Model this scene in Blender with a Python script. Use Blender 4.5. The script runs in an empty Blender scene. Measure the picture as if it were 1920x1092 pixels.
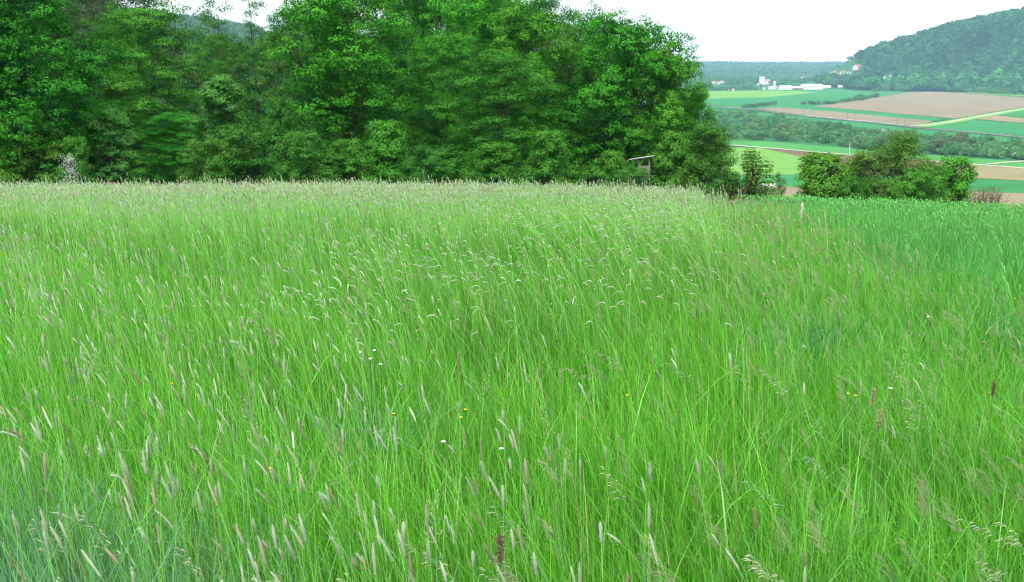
import bpy, math, random
import numpy as np
from mathutils import Vector, Matrix

# ------------------------------------------------------------------ camera, world, sun, exposure
sc = bpy.context.scene
C = sc.collection
R = math.radians
EZ = 50.0                      # eye height above the valley floor
F = 1844.0                     # focal length in photo pixels (1920 wide)
PITCH = R(12.86)
cam_d = bpy.data.cameras.new('camera'); cam = bpy.data.objects.new('camera', cam_d); C.objects.link(cam)
cam_d.sensor_width = 36.0; cam_d.lens = 36.0*F/1920.0
cam_d.clip_start = 0.05; cam_d.clip_end = 30000
cam.location = (0, 0, EZ); cam.rotation_euler = (R(90)-PITCH, 0, 0)
sc.camera = cam

SUN_EL, SUN_AZ = 52.0, 205.0   # degrees; azimuth clockwise from +Y (behind the camera, slightly left)
w = bpy.data.worlds.new('World'); sc.world = w; w.use_nodes = True
nt = w.node_tree; nt.nodes.clear()
out = nt.nodes.new('ShaderNodeOutputWorld')
sky = nt.nodes.new('ShaderNodeTexSky'); sky.sky_type = 'NISHITA'; sky.sun_disc = False
sky.sun_elevation = R(SUN_EL); sky.sun_rotation = R(SUN_AZ)
bg1 = nt.nodes.new('ShaderNodeBackground'); bg1.inputs[1].default_value = 0.10
nt.links.new(sky.outputs[0], bg1.inputs[0])
# closed cloud layer: brighter overhead than at the horizon
tc = nt.nodes.new('ShaderNodeTexCoord'); sx = nt.nodes.new('ShaderNodeSeparateXYZ')
nt.links.new(tc.outputs['Generated'], sx.inputs[0])
mr = nt.nodes.new('ShaderNodeMapRange'); mr.inputs[1].default_value = 0.0; mr.inputs[2].default_value = 0.8
mr.inputs[3].default_value = 0.42; mr.inputs[4].default_value = 1.15
nt.links.new(sx.outputs[2], mr.inputs[0])
nz = nt.nodes.new('ShaderNodeTexNoise'); nz.inputs['Scale'].default_value = 3.0; nz.inputs['Detail'].default_value = 4
mp = nt.nodes.new('ShaderNodeMapping'); mp.inputs['Scale'].default_value = (1, 1, 5)
nt.links.new(tc.outputs['Generated'], mp.inputs[0]); nt.links.new(mp.outputs[0], nz.inputs[0])
cr = nt.nodes.new('ShaderNodeValToRGB')
cr.color_ramp.elements[0].position = 0.3; cr.color_ramp.elements[0].color = (0.96, 1.0, 0.99, 1)
cr.color_ramp.elements[1].position = 0.7; cr.color_ramp.elements[1].color = (1.0, 1.0, 0.99, 1)
nt.links.new(nz.outputs[0], cr.inputs[0])
bg2 = nt.nodes.new('ShaderNodeBackground')
nt.links.new(cr.outputs[0], bg2.inputs[0]); nt.links.new(mr.outputs[0], bg2.inputs[1])
mx = nt.nodes.new('ShaderNodeMixShader'); mx.inputs[0].default_value = 0.92
nt.links.new(bg1.outputs[0], mx.inputs[1]); nt.links.new(bg2.outputs[0], mx.inputs[2])
nt.links.new(mx.outputs[0], out.inputs[0])

sl = bpy.data.lights.new('sun', 'SUN'); sl.energy = 1.5; sl.angle = R(12); sl.color = (1, 0.97, 0.9)
sun = bpy.data.objects.new('sun', sl); C.objects.link(sun)
az, el = R(SUN_AZ), R(SUN_EL)
sdir = Vector((math.sin(az)*math.cos(el), math.cos(az)*math.cos(el), math.sin(el)))
sun.rotation_euler = sdir.to_track_quat('Z', 'Y').to_euler()
sun.location = (0, -20, EZ+40)

sc.view_settings.view_transform = 'Standard'; sc.view_settings.look = 'None'
sc.view_settings.exposure = 1.65; sc.view_settings.gamma = 1.0
sc.render.engine = 'CYCLES'
sc.cycles.max_bounces = 6; sc.cycles.diffuse_bounces = 3; sc.cycles.glossy_bounces = 1
sc.cycles.transmission_bounces = 3; sc.cycles.volume_bounces = 0; sc.cycles.transparent_max_bounces = 4
sc.cycles.use_denoising = True; sc.cycles.denoiser = 'OPENIMAGEDENOISE'; sc.cycles.denoising_input_passes = 'RGB_ALBEDO_NORMAL'; sc.cycles.denoising_prefilter = 'ACCURATE'
sc.cycles.pixel_filter_type = 'BLACKMAN_HARRIS'; sc.cycles.filter_width = 1.3
sc.cycles.caustics_reflective = False; sc.cycles.caustics_refractive = False

# ------------------------------------------------------------------ helpers
rng = np.random.default_rng(7)
random.seed(7)

def ray(px, py):
    a = (px-960.0)/F; b = (546.0-py)/F
    return np.array([a, math.cos(PITCH)+b*math.sin(PITCH), -math.sin(PITCH)+b*math.cos(PITCH)])
def at(px, py, Y):
    d = ray(px, py); s = Y/d[1]
    return np.array([d[0]*s, Y, EZ+d[2]*s])
def sstep(a, b, x):
    t = np.clip((x-a)/(b-a), 0, 1); return t*t*(3-2*t)
def softplus(x, k=1.5):
    return np.logaddexp(0, x/k)*k
def vnoise(x, y, s, seed=0):      # cheap smooth noise in -1..1
    x = np.asarray(x, float)/s; y = np.asarray(y, float)/s; o = seed*13.7
    return (np.sin(x*1.7+o+1.3*np.sin(y*1.1+o))+np.sin(y*2.1-o+1.7*np.sin(x*0.9+o*2))+np.sin((x+y)*1.3+o*3))/3

HR_PX = [(1480, 0), (1530, 2), (1560, 16), (1585, 26), (1606, 36), (1638, 42), (1653, 84), (1700, 103), (1760, 124), (1830, 150), (1920, 171), (2060, 200), (2300, 215)]
HR_X = np.array([at(p, 120, 2300)[0] for p, h in HR_PX]); HR_H = np.array([h for p, h in HR_PX], float)-12
HR_H[:3] = [0, 0, 10]
def G(x, y):
    x = np.asarray(x, float); y = np.asarray(y, float)
    yy = np.maximum(y, -6)
    q = -1.75-.0417*yy-.00144*yy*np.abs(yy)
    y0 = 27.0; z0 = -1.75-.0417*y0-.00144*y0*y0
    lin = np.where(y > y0, z0-.118*(y-y0), q)
    wr = sstep(-10, 12, x)
    near = lin*(1-wr)+q*wr-.04*softplus(np.minimum(x, 60)-2)
    near = near+.03*vnoise(x, y, 1.7, 1)*sstep(1, 4, y)+.10*vnoise(x, y, 7, 2)*sstep(3, 12, y)
    k = 3.0
    z = np.where(near > -20, near, -50+np.logaddexp(0, (near+50)/k)*k)
    z = np.where(near > -20, np.maximum(near, -50), z)
    # right wooded hill
    ph = np.interp(x, HR_X, HR_H)
    foot = 1900+np.clip((1050-x)*.9, -50, 330)
    z = z+ph*sstep(foot, foot+430, y)*(1-.98*sstep(2420, 2900, y))
    z = z+12*sstep(2480, 2850, y)*(1-sstep(650, 800, x))
    # far ridge
    fr = (34+7*vnoise(x, y*0, 420, 5)+4*np.sin(x/900.))
    z = z+fr*sstep(3900, 5600, y)*sstep(300, 900, x+y*0)
    z = z+(10+5*vnoise(x, y, 300, 8))*sstep(3000, 3900, y)
    # wooded hill behind the wood on the left
    hl = np.interp(x, [-900, -620, -480, -400, -250, 0], [150, 128, 113, 98, 40, 0])
    z = z+hl*sstep(1150, 1600, y)
    return z+EZ
def drop(px, py, y0=30, y1=9000):
    """where the line of sight through a photo pixel meets the ground"""
    ys = np.geomspace(y0, y1, 6000); d = ray(px, py)
    xs = d[0]*ys/d[1]; zs = EZ+d[2]*ys/d[1]
    g = G(xs, ys); i = np.argmax(zs <= g)
    if zs[i] > g[i]: i = len(ys)-1
    return np.array([xs[i], ys[i], g[i]])

def tag(o, label=None, cat=None, group=None, kind=None):
    if label: o['label'] = label
    if cat: o['category'] = cat
    if group: o['group'] = group
    if kind: o['kind'] = kind
    return o
def empty(name, loc, rz=0, label=None, cat=None, group=None):
    o = bpy.data.objects.new(name, None); C.objects.link(o); o.empty_display_size = .2
    o.location = [float(v) for v in loc]; o.rotation_euler = (0, 0, rz)
    return tag(o, label, cat, group)
def mesh_np(name, V, Q, mat, col=None, tri=False, smooth=False):
    n = 3 if tri else 4
    me = bpy.data.meshes.new(name)
    V = np.ascontiguousarray(V, np.float32).reshape(-1, 3); Q = np.ascontiguousarray(Q, np.int32).reshape(-1, n)
    me.vertices.add(len(V)); me.vertices.foreach_set('co', V.ravel())
    me.loops.add(len(Q)*n); me.loops.foreach_set('vertex_index', Q.ravel())
    me.polygons.add(len(Q)); me.polygons.foreach_set('loop_start', np.arange(0, len(Q)*n, n, dtype=np.int32))
    if smooth: me.polygons.foreach_set('use_smooth', np.ones(len(Q), bool))
    me.update(calc_edges=True)
    if col is not None:
        a = me.attributes.new('tint', 'FLOAT_COLOR', 'POINT')
        c = np.ones((len(V), 4), np.float32); c[:, :3] = np.clip(col, 0, 1); a.data.foreach_set('color', c.ravel())
    me.materials.append(mat)
    return me
def link(name, me, parent=None, **k):
    o = bpy.data.objects.new(name, me); C.objects.link(o)
    if parent: o.parent = parent
    return tag(o, **k)
class MB:
    """collects boxes, bars and tubes into one mesh"""
    def __init__(s): s.v = []; s.f = []
    def box(s, c, size, rot=None):
        M = rot if rot is not None else Matrix.Identity(3); n = len(s.v)
        for dx in (-.5, .5):
            for dy in (-.5, .5):
                for dz in (-.5, .5):
                    p = M @ Vector((dx*size[0], dy*size[1], dz*size[2])); s.v.append((c[0]+p.x, c[1]+p.y, c[2]+p.z))
        for f in ((0, 1, 3, 2), (4, 6, 7, 5), (0, 4, 5, 1), (2, 3, 7, 6), (0, 2, 6, 4), (1, 5, 7, 3)): s.f.append(tuple(n+i for i in f))
        return s
    def tube(s, pts, rad, k=6):
        n0 = len(s.v); pts = [Vector(p) for p in pts]
        for i, p in enumerate(pts):
            d = (pts[min(i+1, len(pts)-1)]-pts[max(i-1, 0)]); d = d.normalized() if d.length > 1e-9 else Vector((0, 0, 1))
            a = d.cross(Vector((.31, .95, .07))).normalized(); b = d.cross(a)
            for j in range(k):
                t = 2*math.pi*j/k; q = p+(a*math.cos(t)+b*math.sin(t))*rad[i]; s.v.append(tuple(q))
        for i in range(len(pts)-1):
            for j in range(k):
                s.f.append((n0+i*k+j, n0+i*k+(j+1) % k, n0+(i+1)*k+(j+1) % k, n0+(i+1)*k+j))
        s.f.append(tuple(n0+j for j in reversed(range(k)))); s.f.append(tuple(n0+(len(pts)-1)*k+j for j in range(k)))
        return s
    def bar(s, a, b, r, k=6): return s.tube([a, b], [r, r], k)
    def mesh(s, name, mat, smooth=False):
        me = bpy.data.meshes.new(name); me.from_pydata(s.v, [], s.f); me.materials.append(mat); me.update()
        if smooth: me.polygons.foreach_set('use_smooth', [True]*len(me.polygons))
        return me

# ------------------------------------------------------------------ materials
def newmat(name):
    m = bpy.data.materials.new(name); m.use_nodes = True; t = m.node_tree; t.nodes.clear()
    o = t.nodes.new('ShaderNodeOutputMaterial'); return m, t, o
def leafmat(name, transl=.35, rough=.5, gloss=.05, hue=.03, val=.25, attr=True, base=(.06, .16, .02)):
    """leaf or blade: diffuse + translucent + a little sheen, tint from the mesh, small change from plant to plant"""
    m, t, o = newmat(name); L = t.links.new
    if attr:
        a = t.nodes.new('ShaderNodeAttribute'); a.attribute_name = 'tint'; src = a.outputs['Color']
    else:
        a = t.nodes.new('ShaderNodeRGB'); a.outputs[0].default_value = (*base, 1); src = a.outputs[0]
    oi = t.nodes.new('ShaderNodeObjectInfo')
    hs = t.nodes.new('ShaderNodeHueSaturation')
    r1 = t.nodes.new('ShaderNodeMapRange'); r1.inputs[3].default_value = .5-hue; r1.inputs[4].default_value = .5+hue
    r2 = t.nodes.new('ShaderNodeMapRange'); r2.inputs[3].default_value = 1-val; r2.inputs[4].default_value = 1+val
    wn = t.nodes.new('ShaderNodeTexWhiteNoise'); wn.noise_dimensions = '1D'
    L(oi.outputs['Random'], wn.inputs['W']); L(oi.outputs['Random'], r1.inputs[0]); L(wn.outputs['Value'], r2.inputs[0])
    L(r1.outputs[0], hs.inputs['Hue']); L(r2.outputs[0], hs.inputs['Value']); L(src, hs.inputs['Color'])
    mm = t.nodes.new('ShaderNodeMix'); mm.data_type = 'RGBA'; mm.blend_type = 'MULTIPLY'; mm.inputs[0].default_value = 1
    L(hs.outputs[0], mm.inputs[6]); L(oi.outputs['Color'], mm.inputs[7])
    d = t.nodes.new('ShaderNodeBsdfDiffuse'); tr = t.nodes.new('ShaderNodeBsdfTranslucent'); gl = t.nodes.new('ShaderNodeBsdfGlossy')
    gl.inputs['Roughness'].default_value = rough
    L(mm.outputs[2], d.inputs[0]); L(mm.outputs[2], tr.inputs[0])
    m1 = t.nodes.new('ShaderNodeMixShader'); m1.inputs[0].default_value = transl
    L(d.outputs[0], m1.inputs[1]); L(tr.outputs[0], m1.inputs[2])
    m2 = t.nodes.new('ShaderNodeMixShader'); m2.inputs[0].default_value = gloss
    L(m1.outputs[0], m2.inputs[1]); L(gl.outputs[0], m2.inputs[2]); L(m2.outputs[0], o.inputs[0])
    return m
def noisemat(name, c1, c2, scale=1.0, detail=6, rough=.9, stretch=(1, 1, 1), bump=0, c3=None, spec=.2):
    m, t, o = newmat(name); L = t.links.new
    g = t.nodes.new('ShaderNodeTexCoord'); mp = t.nodes.new('ShaderNodeMapping'); mp.inputs['Scale'].default_value = stretch
    n = t.nodes.new('ShaderNodeTexNoise'); n.inputs['Scale'].default_value = scale; n.inputs['Detail'].default_value = detail
    n.inputs['Roughness'].default_value = .62
    r = t.nodes.new('ShaderNodeValToRGB'); r.color_ramp.elements[0].position = .32; r.color_ramp.elements[1].position = .68
    r.color_ramp.elements[0].color = (*c1, 1); r.color_ramp.elements[1].color = (*c2, 1)
    if c3: e = r.color_ramp.elements.new(.5); e.color = (*c3, 1)
    b = t.nodes.new('ShaderNodeBsdfPrincipled'); b.inputs['Roughness'].default_value = rough
    b.inputs['Specular IOR Level'].default_value = spec
    L(g.outputs['Object'], mp.inputs[0]); L(mp.outputs[0], n.inputs[0]); L(n.outputs[0], r.inputs[0]); L(r.outputs[0], b.inputs['Base Color'])
    if bump:
        bp = t.nodes.new('ShaderNodeBump'); bp.inputs['Strength'].default_value = bump; bp.inputs['Distance'].default_value = .02
        L(n.outputs[0], bp.inputs['Height']); L(bp.outputs[0], b.inputs['Normal'])
    L(b.outputs[0], o.inputs[0]); return m
M_BLADE = leafmat('grass_blade', .33, .45, .035, hue=0, val=0)
M_HEAD = leafmat('seed_head', .25, .7, .02, hue=0, val=0)
M_LEAF = leafmat('tree_leaf', .20, .5, .006, hue=.012, val=.14)
M_FAR = leafmat('far_foliage', .12, .7, .0, hue=.012, val=.12)
M_BARK = noisemat('bark', (.020, .019, .014), (.060, .052, .038), 9, stretch=(1, 1, .25), bump=.5)
M_REDBARK = noisemat('pine_bark', (.05, .028, .018), (.16, .08, .048), 7, stretch=(1, 1, .3), bump=.5)
M_WOOD = noisemat('weathered_wood', (.10, .09, .075), (.22, .20, .17), 8, stretch=(6, 6, .5), bump=.3)
M_ROOFSHEET = noisemat('roof_sheet', (.38, .38, .36), (.60, .60, .57), 4, rough=.6)
M_STAKE = noisemat('stake_wood', (.30, .28, .25), (.52, .50, .46), 30, stretch=(4, 4, .4), bump=.4)
M_WHITE = noisemat('white_render', (.45, .45, .43), (.60, .60, .58), .3)
M_CREAM = noisemat('cream_render', (.50, .47, .40), (.68, .64, .55), .3)
M_GREYW = noisemat('concrete', (.45, .46, .47), (.62, .62, .62), .2)
M_TILE = noisemat('red_tiles', (.24, .09, .06), (.40, .17, .12), .8)
M_BROWNTILE = noisemat('brown_tiles', (.16, .10, .08), (.30, .19, .15), .8)
M_METAL = noisemat('galvanised_steel', (.10, .11, .11), (.18, .19, .19), 2, rough=.6)
M_GLASS = noisemat('dark_window', (.02, .025, .03), (.05, .06, .07), 2, rough=.2, spec=.5)
M_TARP = noisemat('pale_tarpaulin', (.30, .32, .29), (.45, .46, .43), 1.2, rough=.6)

# ground of the whole place
def groundmat():
    m, t, o = newmat('meadow_soil'); L = t.links.new
    g = t.nodes.new('ShaderNodeNewGeometry'); s = t.nodes.new('ShaderNodeSeparateXYZ'); L(g.outputs['Position'], s.inputs[0])
    n1 = t.nodes.new('ShaderNodeTexNoise'); n1.inputs['Scale'].default_value = .6; n1.inputs['Detail'].default_value = 8
    n2 = t.nodes.new('ShaderNodeTexNoise'); n2.inputs['Scale'].default_value = .012; n2.inputs['Detail'].default_value = 9
    L(g.outputs['Position'], n1.inputs[0]); L(g.outputs['Position'], n2.inputs[0])
    r1 = t.nodes.new('ShaderNodeValToRGB'); r1.color_ramp.elements[0].color = (.025, .045, .012, 1); r1.color_ramp.elements[1].color = (.06, .12, .025, 1)
    r1.color_ramp.elements[0].position = .35; r1.color_ramp.elements[1].position = .65
    r2 = t.nodes.new('ShaderNodeValToRGB'); r2.color_ramp.elements[0].color = (.018, .080, .028, 1); r2.color_ramp.elements[1].color = (.034, .125, .040, 1)
    r2.color_ramp.elements[0].position = .35; r2.color_ramp.elements[1].position = .65
    L(n1.outputs[0], r1.inputs[0]); L(n2.outputs[0], r2.inputs[0])
    mr = t.nodes.new('ShaderNodeMapRange'); mr.inputs[1].default_value = 120; mr.inputs[2].default_value = 260; L(s.outputs[1], mr.inputs[0])
    mx = t.nodes.new('ShaderNodeMix'); mx.data_type = 'RGBA'; L(mr.outputs[0], mx.inputs[0]); L(r1.outputs[0], mx.inputs[6]); L(r2.outputs[0], mx.inputs[7])
    b = t.nodes.new('ShaderNodeBsdfDiffuse'); L(mx.outputs[2], b.inputs[0]); L(b.outputs[0], o.inputs[0]); return m

# ------------------------------------------------------------------ terrain
ys = np.concatenate([np.linspace(-25, 60, 170), np.geomspace(60.6, 1100, 150)[1:], np.linspace(1110, 2600, 190), np.linspace(2620, 6400, 120)])
us = np.linspace(-1, 1, 361)
X = us[None, :]*(40+.95*np.maximum(ys, 0))[:, None]; Yg = np.repeat(ys[:, None], len(us), 1)
Z = G(X, Yg); V = np.stack([X, Yg, Z], -1).reshape(-1, 3)
nr, nc = len(ys), len(us); ii = (np.arange(nr-1)[:, None]*nc+np.arange(nc-1)[None, :]).ravel()
terrain = link('ground', mesh_np('ground', V, np.stack([ii, ii+1, ii+nc+1, ii+nc], 1), groundmat(), smooth=True), kind='structure')

# ------------------------------------------------------------------ fields, tracks and railway on the valley floor
def fieldmat(name, c1, c2, ang=0, rows=.35, big=.02):
    m, t, o = newmat(name); L = t.links.new
    g = t.nodes.new('ShaderNodeNewGeometry'); mp = t.nodes.new('ShaderNodeMapping'); mp.inputs['Rotation'].default_value = (0, 0, ang); mp.inputs['Scale'].default_value = (.05, 1, 1)
    L(g.outputs['Position'], mp.inputs[0])
    n1 = t.nodes.new('ShaderNodeTexNoise'); n1.inputs['Scale'].default_value = rows; n1.inputs['Detail'].default_value = 5; L(mp.outputs[0], n1.inputs[0])
    n2 = t.nodes.new('ShaderNodeTexNoise'); n2.inputs['Scale'].default_value = big; n2.inputs['Detail'].default_value = 8; L(g.outputs['Position'], n2.inputs[0])
    ad = t.nodes.new('ShaderNodeMix'); ad.data_type = 'FLOAT'; ad.inputs[0].default_value = .5; L(n1.outputs[0], ad.inputs[2]); L(n2.outputs[0], ad.inputs[3])
    r = t.nodes.new('ShaderNodeValToRGB'); r.color_ramp.elements[0].position = .36; r.color_ramp.elements[1].position = .64
    r.color_ramp.elements[0].color = (*c1, 1); r.color_ramp.elements[1].color = (*c2, 1); L(ad.outputs[0], r.inputs[0])
    b = t.nodes.new('ShaderNodeBsdfDiffuse'); L(r.outputs[0], b.inputs[0]); L(b.outputs[0], o.inputs[0]); return m
F_BROWN = fieldmat('ploughed_soil', (.120, .102, .068), (.170, .146, .098), .5)
F_TAN = fieldmat('dry_soil', (.13, .115, .065), (.18, .155, .09), .2)
F_DARKBR = fieldmat('dark_soil', (.085, .062, .042), (.13, .095, .062), .3)
F_GREEN = fieldmat('cereal_green', (.022, .115, .040), (.034, .150, .052), .4)
F_GREEN2 = fieldmat('fresh_green', (.036, .140, .036), (.052, .180, .048), .4)
F_LIME = fieldmat('yellow_green_crop', (.078, .180, .036), (.105, .215, .050), .7)
F_PALE = fieldmat('track_gravel', (.22, .24, .18), (.33, .34, .27), 0)
F_VERGE = fieldmat('dry_verge', (.085, .20, .045), (.14, .24, .07), 0)
F_RAIL = fieldmat('ballast', (.06, .055, .05), (.11, .10, .09), 0)
def sheet(name, pxs, mat, lift):
    """a field: its corners given where they show, laid on the valley floor"""
    pxs = [(a+150, b+10.5) if 1925 <= a <= 1931 and b > 230 else (1165, b) if a <= 1352 else (a, b) for a, b in pxs]
    P = [drop(*p, y0=140) for p in pxs]
    import bmesh
    bm = bmesh.new(); vs = [bm.verts.new((p[0], p[1], 0)) for p in P]; bm.faces.new(vs)
    bmesh.ops.triangulate(bm, faces=bm.faces[:])
    for _ in range(3): bmesh.ops.subdivide_edges(bm, edges=[e for e in bm.edges if e.calc_length() > 60], cuts=1)
    bmesh.ops.triangulate(bm, faces=bm.faces[:])
    for v in bm.verts: v.co.z = float(G(v.co.x, v.co.y))+lift
    bm.normal_update()
    for f in bm.faces:
        if f.normal.z < 0: f.normal_flip()
    me = bpy.data.meshes.new(name); bm.to_mesh(me); bm.free(); me.materials.append(mat)
    return link(name, me, kind='structure')
def strip(name, pxs, width, mat, lift):
    P = [drop(*p, y0=140) for p in pxs]; Q = []
    for a, b in zip(P[:-1], P[1:]):
        n = max(2, int(np.linalg.norm(b-a)/25)); Q += [a+(b-a)*i/n for i in range(n)]
    Q.append(P[-1]); Q = np.array(Q); d = np.gradient(Q, axis=0); d /= np.linalg.norm(d[:, :2], axis=1)[:, None]
    nrm = np.stack([-d[:, 1], d[:, 0], 0*d[:, 0]], 1); L_, R_ = Q+nrm*width/2, Q-nrm*width/2
    for A in (L_, R_): A[:, 2] = G(A[:, 0], A[:, 1])+lift
    V = np.concatenate([L_, R_]); n = len(Q); i = np.arange(n-1)
    return link(name, mesh_np(name, V, np.stack([i, i+n, i+n+1, i+1], 1), mat), kind='structure')
sheet('field', [(1325, 173.5), (1430, 170.5), (1500, 171), (1530, 173.5), (1505, 177), (1440, 183), (1325, 190)], F_LIME, .25)
sheet('field', [(1325, 189.6), (1440, 182.6), (1505, 177), (1530, 173.2), (1500, 170.5), (1560, 168), (1640, 166), (1700, 168), (1665, 180), (1600, 192), (1530, 199.5), (1620, 208.5), (1720, 217), (1775, 223), (1740, 228), (1560, 210), (1460, 201.5), (1420, 203), (1325, 201)], F_GREEN, .15)
sheet('field', [(1527, 200), (1600, 190), (1665, 180), (1700, 174), (1752, 172), (1832, 177), (1925, 184), (2100, 196), (2100, 172), (1925, 200), (1790, 223.5), (1620, 208)][:8]+[(2060, 190), (1925, 200), (1790, 223.5), (1620, 208)], F_BROWN, .3)
sheet('field', [(1418, 204), (1460, 201.5), (1560, 210), (1750, 228), (1722, 236.5), (1515, 217), (1460, 211)], F_BROWN, .32)
sheet('field', [(1868, 215), (1925, 205), (2060, 186), (2080, 225), (1925, 222)], F_GREEN, .22)
sheet('field', [(1822, 223.5), (1866, 216.5), (1925, 223), (2080, 228), (2080, 242), (1925, 234)], F_TAN, .24)
sheet('field', [(1726, 237.5), (1820, 225), (1925, 236), (2080, 246), (2080, 268), (1925, 256), (1800, 248)], F_GREEN, .2)
sheet('field', [(1460, 213), (1520, 221), (1720, 240), (1930, 261), (1930, 275), (1700, 250), (1480, 226)], F_GREEN, .18)
sheet('field', [(1350, 262), (1430, 266), (1560, 276), (1700, 289), (1930, 305), (1930, 316), (1740, 303), (1600, 292), (1370, 274), (1350, 272)], F_GREEN2, .2)
sheet('field', [(1350, 272), (1428, 278.5), (1480, 290), (1560, 309), (1560, 328), (1350, 330)], F_LIME, .22)
sheet('field', [(1430, 279), (1600, 293), (1740, 304), (1800, 308), (1800, 334), (1560, 327), (1560, 309), (1485, 291)], F_DARKBR, .24)
sheet('field', [(1800, 308), (1930, 318), (1930, 338), (1800, 334)], F_TAN, .24)
sheet('field', [(1350, 328), (1560, 328), (1800, 334.5), (1930, 339), (1930, 358), (1560, 352), (1350, 350)], F_GREEN, .2)
sheet('field', [(1350, 350), (1560, 352), (1930, 358.5), (1930, 400), (1350, 392)], F_BROWN, .2)
strip('track', [(1180, 256), (1350, 271.5), (1430, 278), (1600, 292), (1740, 303), (1930, 317.5), (2060, 330)], 4.2, F_PALE, .4)
strip('track', [(1852, 309.5), (1880, 306.5), (1920, 303.5), (1990, 300)], 3.4, F_PALE, .45)
strip('track', [(1200, 189), (1330, 197), (1352, 200.5), (1372, 203), (1400, 206), (1430, 208.5)], 5.0, F_PALE, .45)
strip('track', [(1512, 217.5), (1600, 226), (1660, 232), (1722, 238)], 4.0, F_PALE, .5)
strip('verge', [(1722, 238.5), (1780, 230), (1850, 217), (1925, 204), (2040, 184)], 15, F_VERGE, .36)
strip('track', [(1722, 237.5), (1780, 229.5), (1850, 216.5), (1925, 203.5), (2040, 183.5)], 3.5, F_PALE, .5)
strip('verge', [(1735, 172), (1800, 173), (1860, 177), (1925, 180.5), (2040, 187)], 30, F_LIME, .4)
strip('railway_bed', [(1200, 184), (1380, 203), (1430, 209), (1520, 220.5), (1640, 231.5), (1720, 241), (1850, 252.5), (1980, 266)], 9, F_RAIL, .55)
for off in (0, 1):
    strip('railway_track', [(1380, 203-off*.5), (1430, 209-off*.5), (1520, 220.5-off*.6), (1640, 231.5-off*.7), (1720, 241-off*.7), (1850, 252.5-off*.8), (1980, 266-off*.8)], 1.5, M_METAL, .72)

# ------------------------------------------------------------------ leaves and trees
def leaf_quads(P, N, S, asp=.62, r=None):
    """rhombic leaves at P with normals N and lengths S"""
    r = r or rng; n = len(P)
    N = N/np.maximum(np.linalg.norm(N, axis=1), 1e-6)[:, None]
    T = r.normal(size=(n, 3)); T -= (T*N).sum(1)[:, None]*N; T /= np.linalg.norm(T, axis=1)[:, None]
    B = np.cross(N, T); S = S[:, None]
    bend = N*S*.12
    V = np.stack([P-T*S*.5-bend, P+B*S*asp*.5+T*S*.06, P+T*S*.5-bend, P-B*S*asp*.5+T*S*.06], 1).reshape(-1, 3)
    return V, np.arange(4*n).reshape(-1, 4)
def sph(n, r):
    d = r.normal(size=(n, 3)); return d/np.linalg.norm(d, axis=1)[:, None]
def make_crown(name, seed, H, W, base=.18, lobes=26, lobe_r=.2, clumps=34, leaves=26, leaf=.17, clump_r=.42, col=(.045, .135, .02), topcol=(.075, .20, .03),
               flat=1.0, shape='round', up=.5, droop=0., mat=None, fill=.4):
    r = np.random.default_rng(seed); leaf *= .86; leaves = int(leaves*1.45)
    LC, LR = [], []
    for i in range(lobes):
        t = (i+.5)/lobes
        z = base+(1-base)*(t**.9)*.93
        tt = (z-base)/(1-base)
        if shape == 'round': prof = math.sqrt(max(0, 1-(tt*1.9-.8)**2/1.35))*.98
        elif shape == 'cone': prof = (1-tt)**.8*.95+.06
        elif shape == 'tall': prof = (math.sin(math.pi*min(1, tt*.86+.12)))**.6*.9
        else: prof = math.sqrt(max(0.02, 1-tt**2.2))
        a = i*2.39996+r.uniform(-.4, .4); rad = prof*W/2*(r.uniform(.35, .92) if i % 4 else r.uniform(0, .3))
        lr = lobe_r*W*r.uniform(.65, 1.25)*(1-.25*tt)
        rad = min(rad, max(0, prof*W/2-lr*.55))
        LC.append((rad*math.cos(a), rad*math.sin(a), min(z*H, H-lr*.5*flat))); LR.append(lr)
    LC = np.array(LC); LR = np.array(LR)
    Vs, Ns, Ss, Cs = [], [], [], []
    lc_shift = r.uniform(-1, 1, len(LC))
    for c, lr, sh in zip(LC, LR, lc_shift):
        nc_ = max(6, int(clumps*(lr/(lobe_r*W))**2))
        d = sph(nc_, r); d[:, 2] = np.abs(d[:, 2])*.95-.32*r.random(nc_)*1.2; d /= np.linalg.norm(d, axis=1)[:, None]
        rr = lr*r.uniform(.68, 1.12, nc_)
        cc = c+d*rr[:, None]*np.array([1, 1, .8*flat])
        cr_ = clump_r*r.uniform(.6, 1.35, nc_)
        for q, dq, cq in zip(cc, d, cr_):
            m = int(leaves*(cq/clump_r)**2*r.uniform(.7, 1.3))+3
            e = r.normal(size=(m, 3)); e /= np.linalg.norm(e, axis=1)[:, None]; e *= (r.random(m)**.45)[:, None]
            p = q+e*cq*np.array([1.1, 1.1, .62*flat]); p[:, 2] -= droop*np.hypot(e[:, 0], e[:, 1])**2*cq
            n_ = e*.7+dq*.75+np.array([0, 0, up])+r.normal(size=(m, 3))*.30
            Vs.append(p); Ns.append(n_); Ss.append(leaf*r.uniform(.6, 1.3, m))
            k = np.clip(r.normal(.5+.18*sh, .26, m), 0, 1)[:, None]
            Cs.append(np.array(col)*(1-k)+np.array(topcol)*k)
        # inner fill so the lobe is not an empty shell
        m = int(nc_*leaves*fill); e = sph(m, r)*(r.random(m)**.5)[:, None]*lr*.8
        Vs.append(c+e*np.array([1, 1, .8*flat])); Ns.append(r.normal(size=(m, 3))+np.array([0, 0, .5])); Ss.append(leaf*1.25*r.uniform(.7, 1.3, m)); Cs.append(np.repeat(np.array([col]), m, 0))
    P = np.concatenate(Vs); N = np.concatenate(Ns); S = np.concatenate(Ss); Cc = np.concatenate(Cs)
    P[:, 2] = np.maximum(P[:, 2], .05)
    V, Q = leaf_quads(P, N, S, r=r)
    return mesh_np(name, V, Q, mat or M_LEAF, col=np.repeat(Cc, 4, 0)), LC, LR
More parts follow.
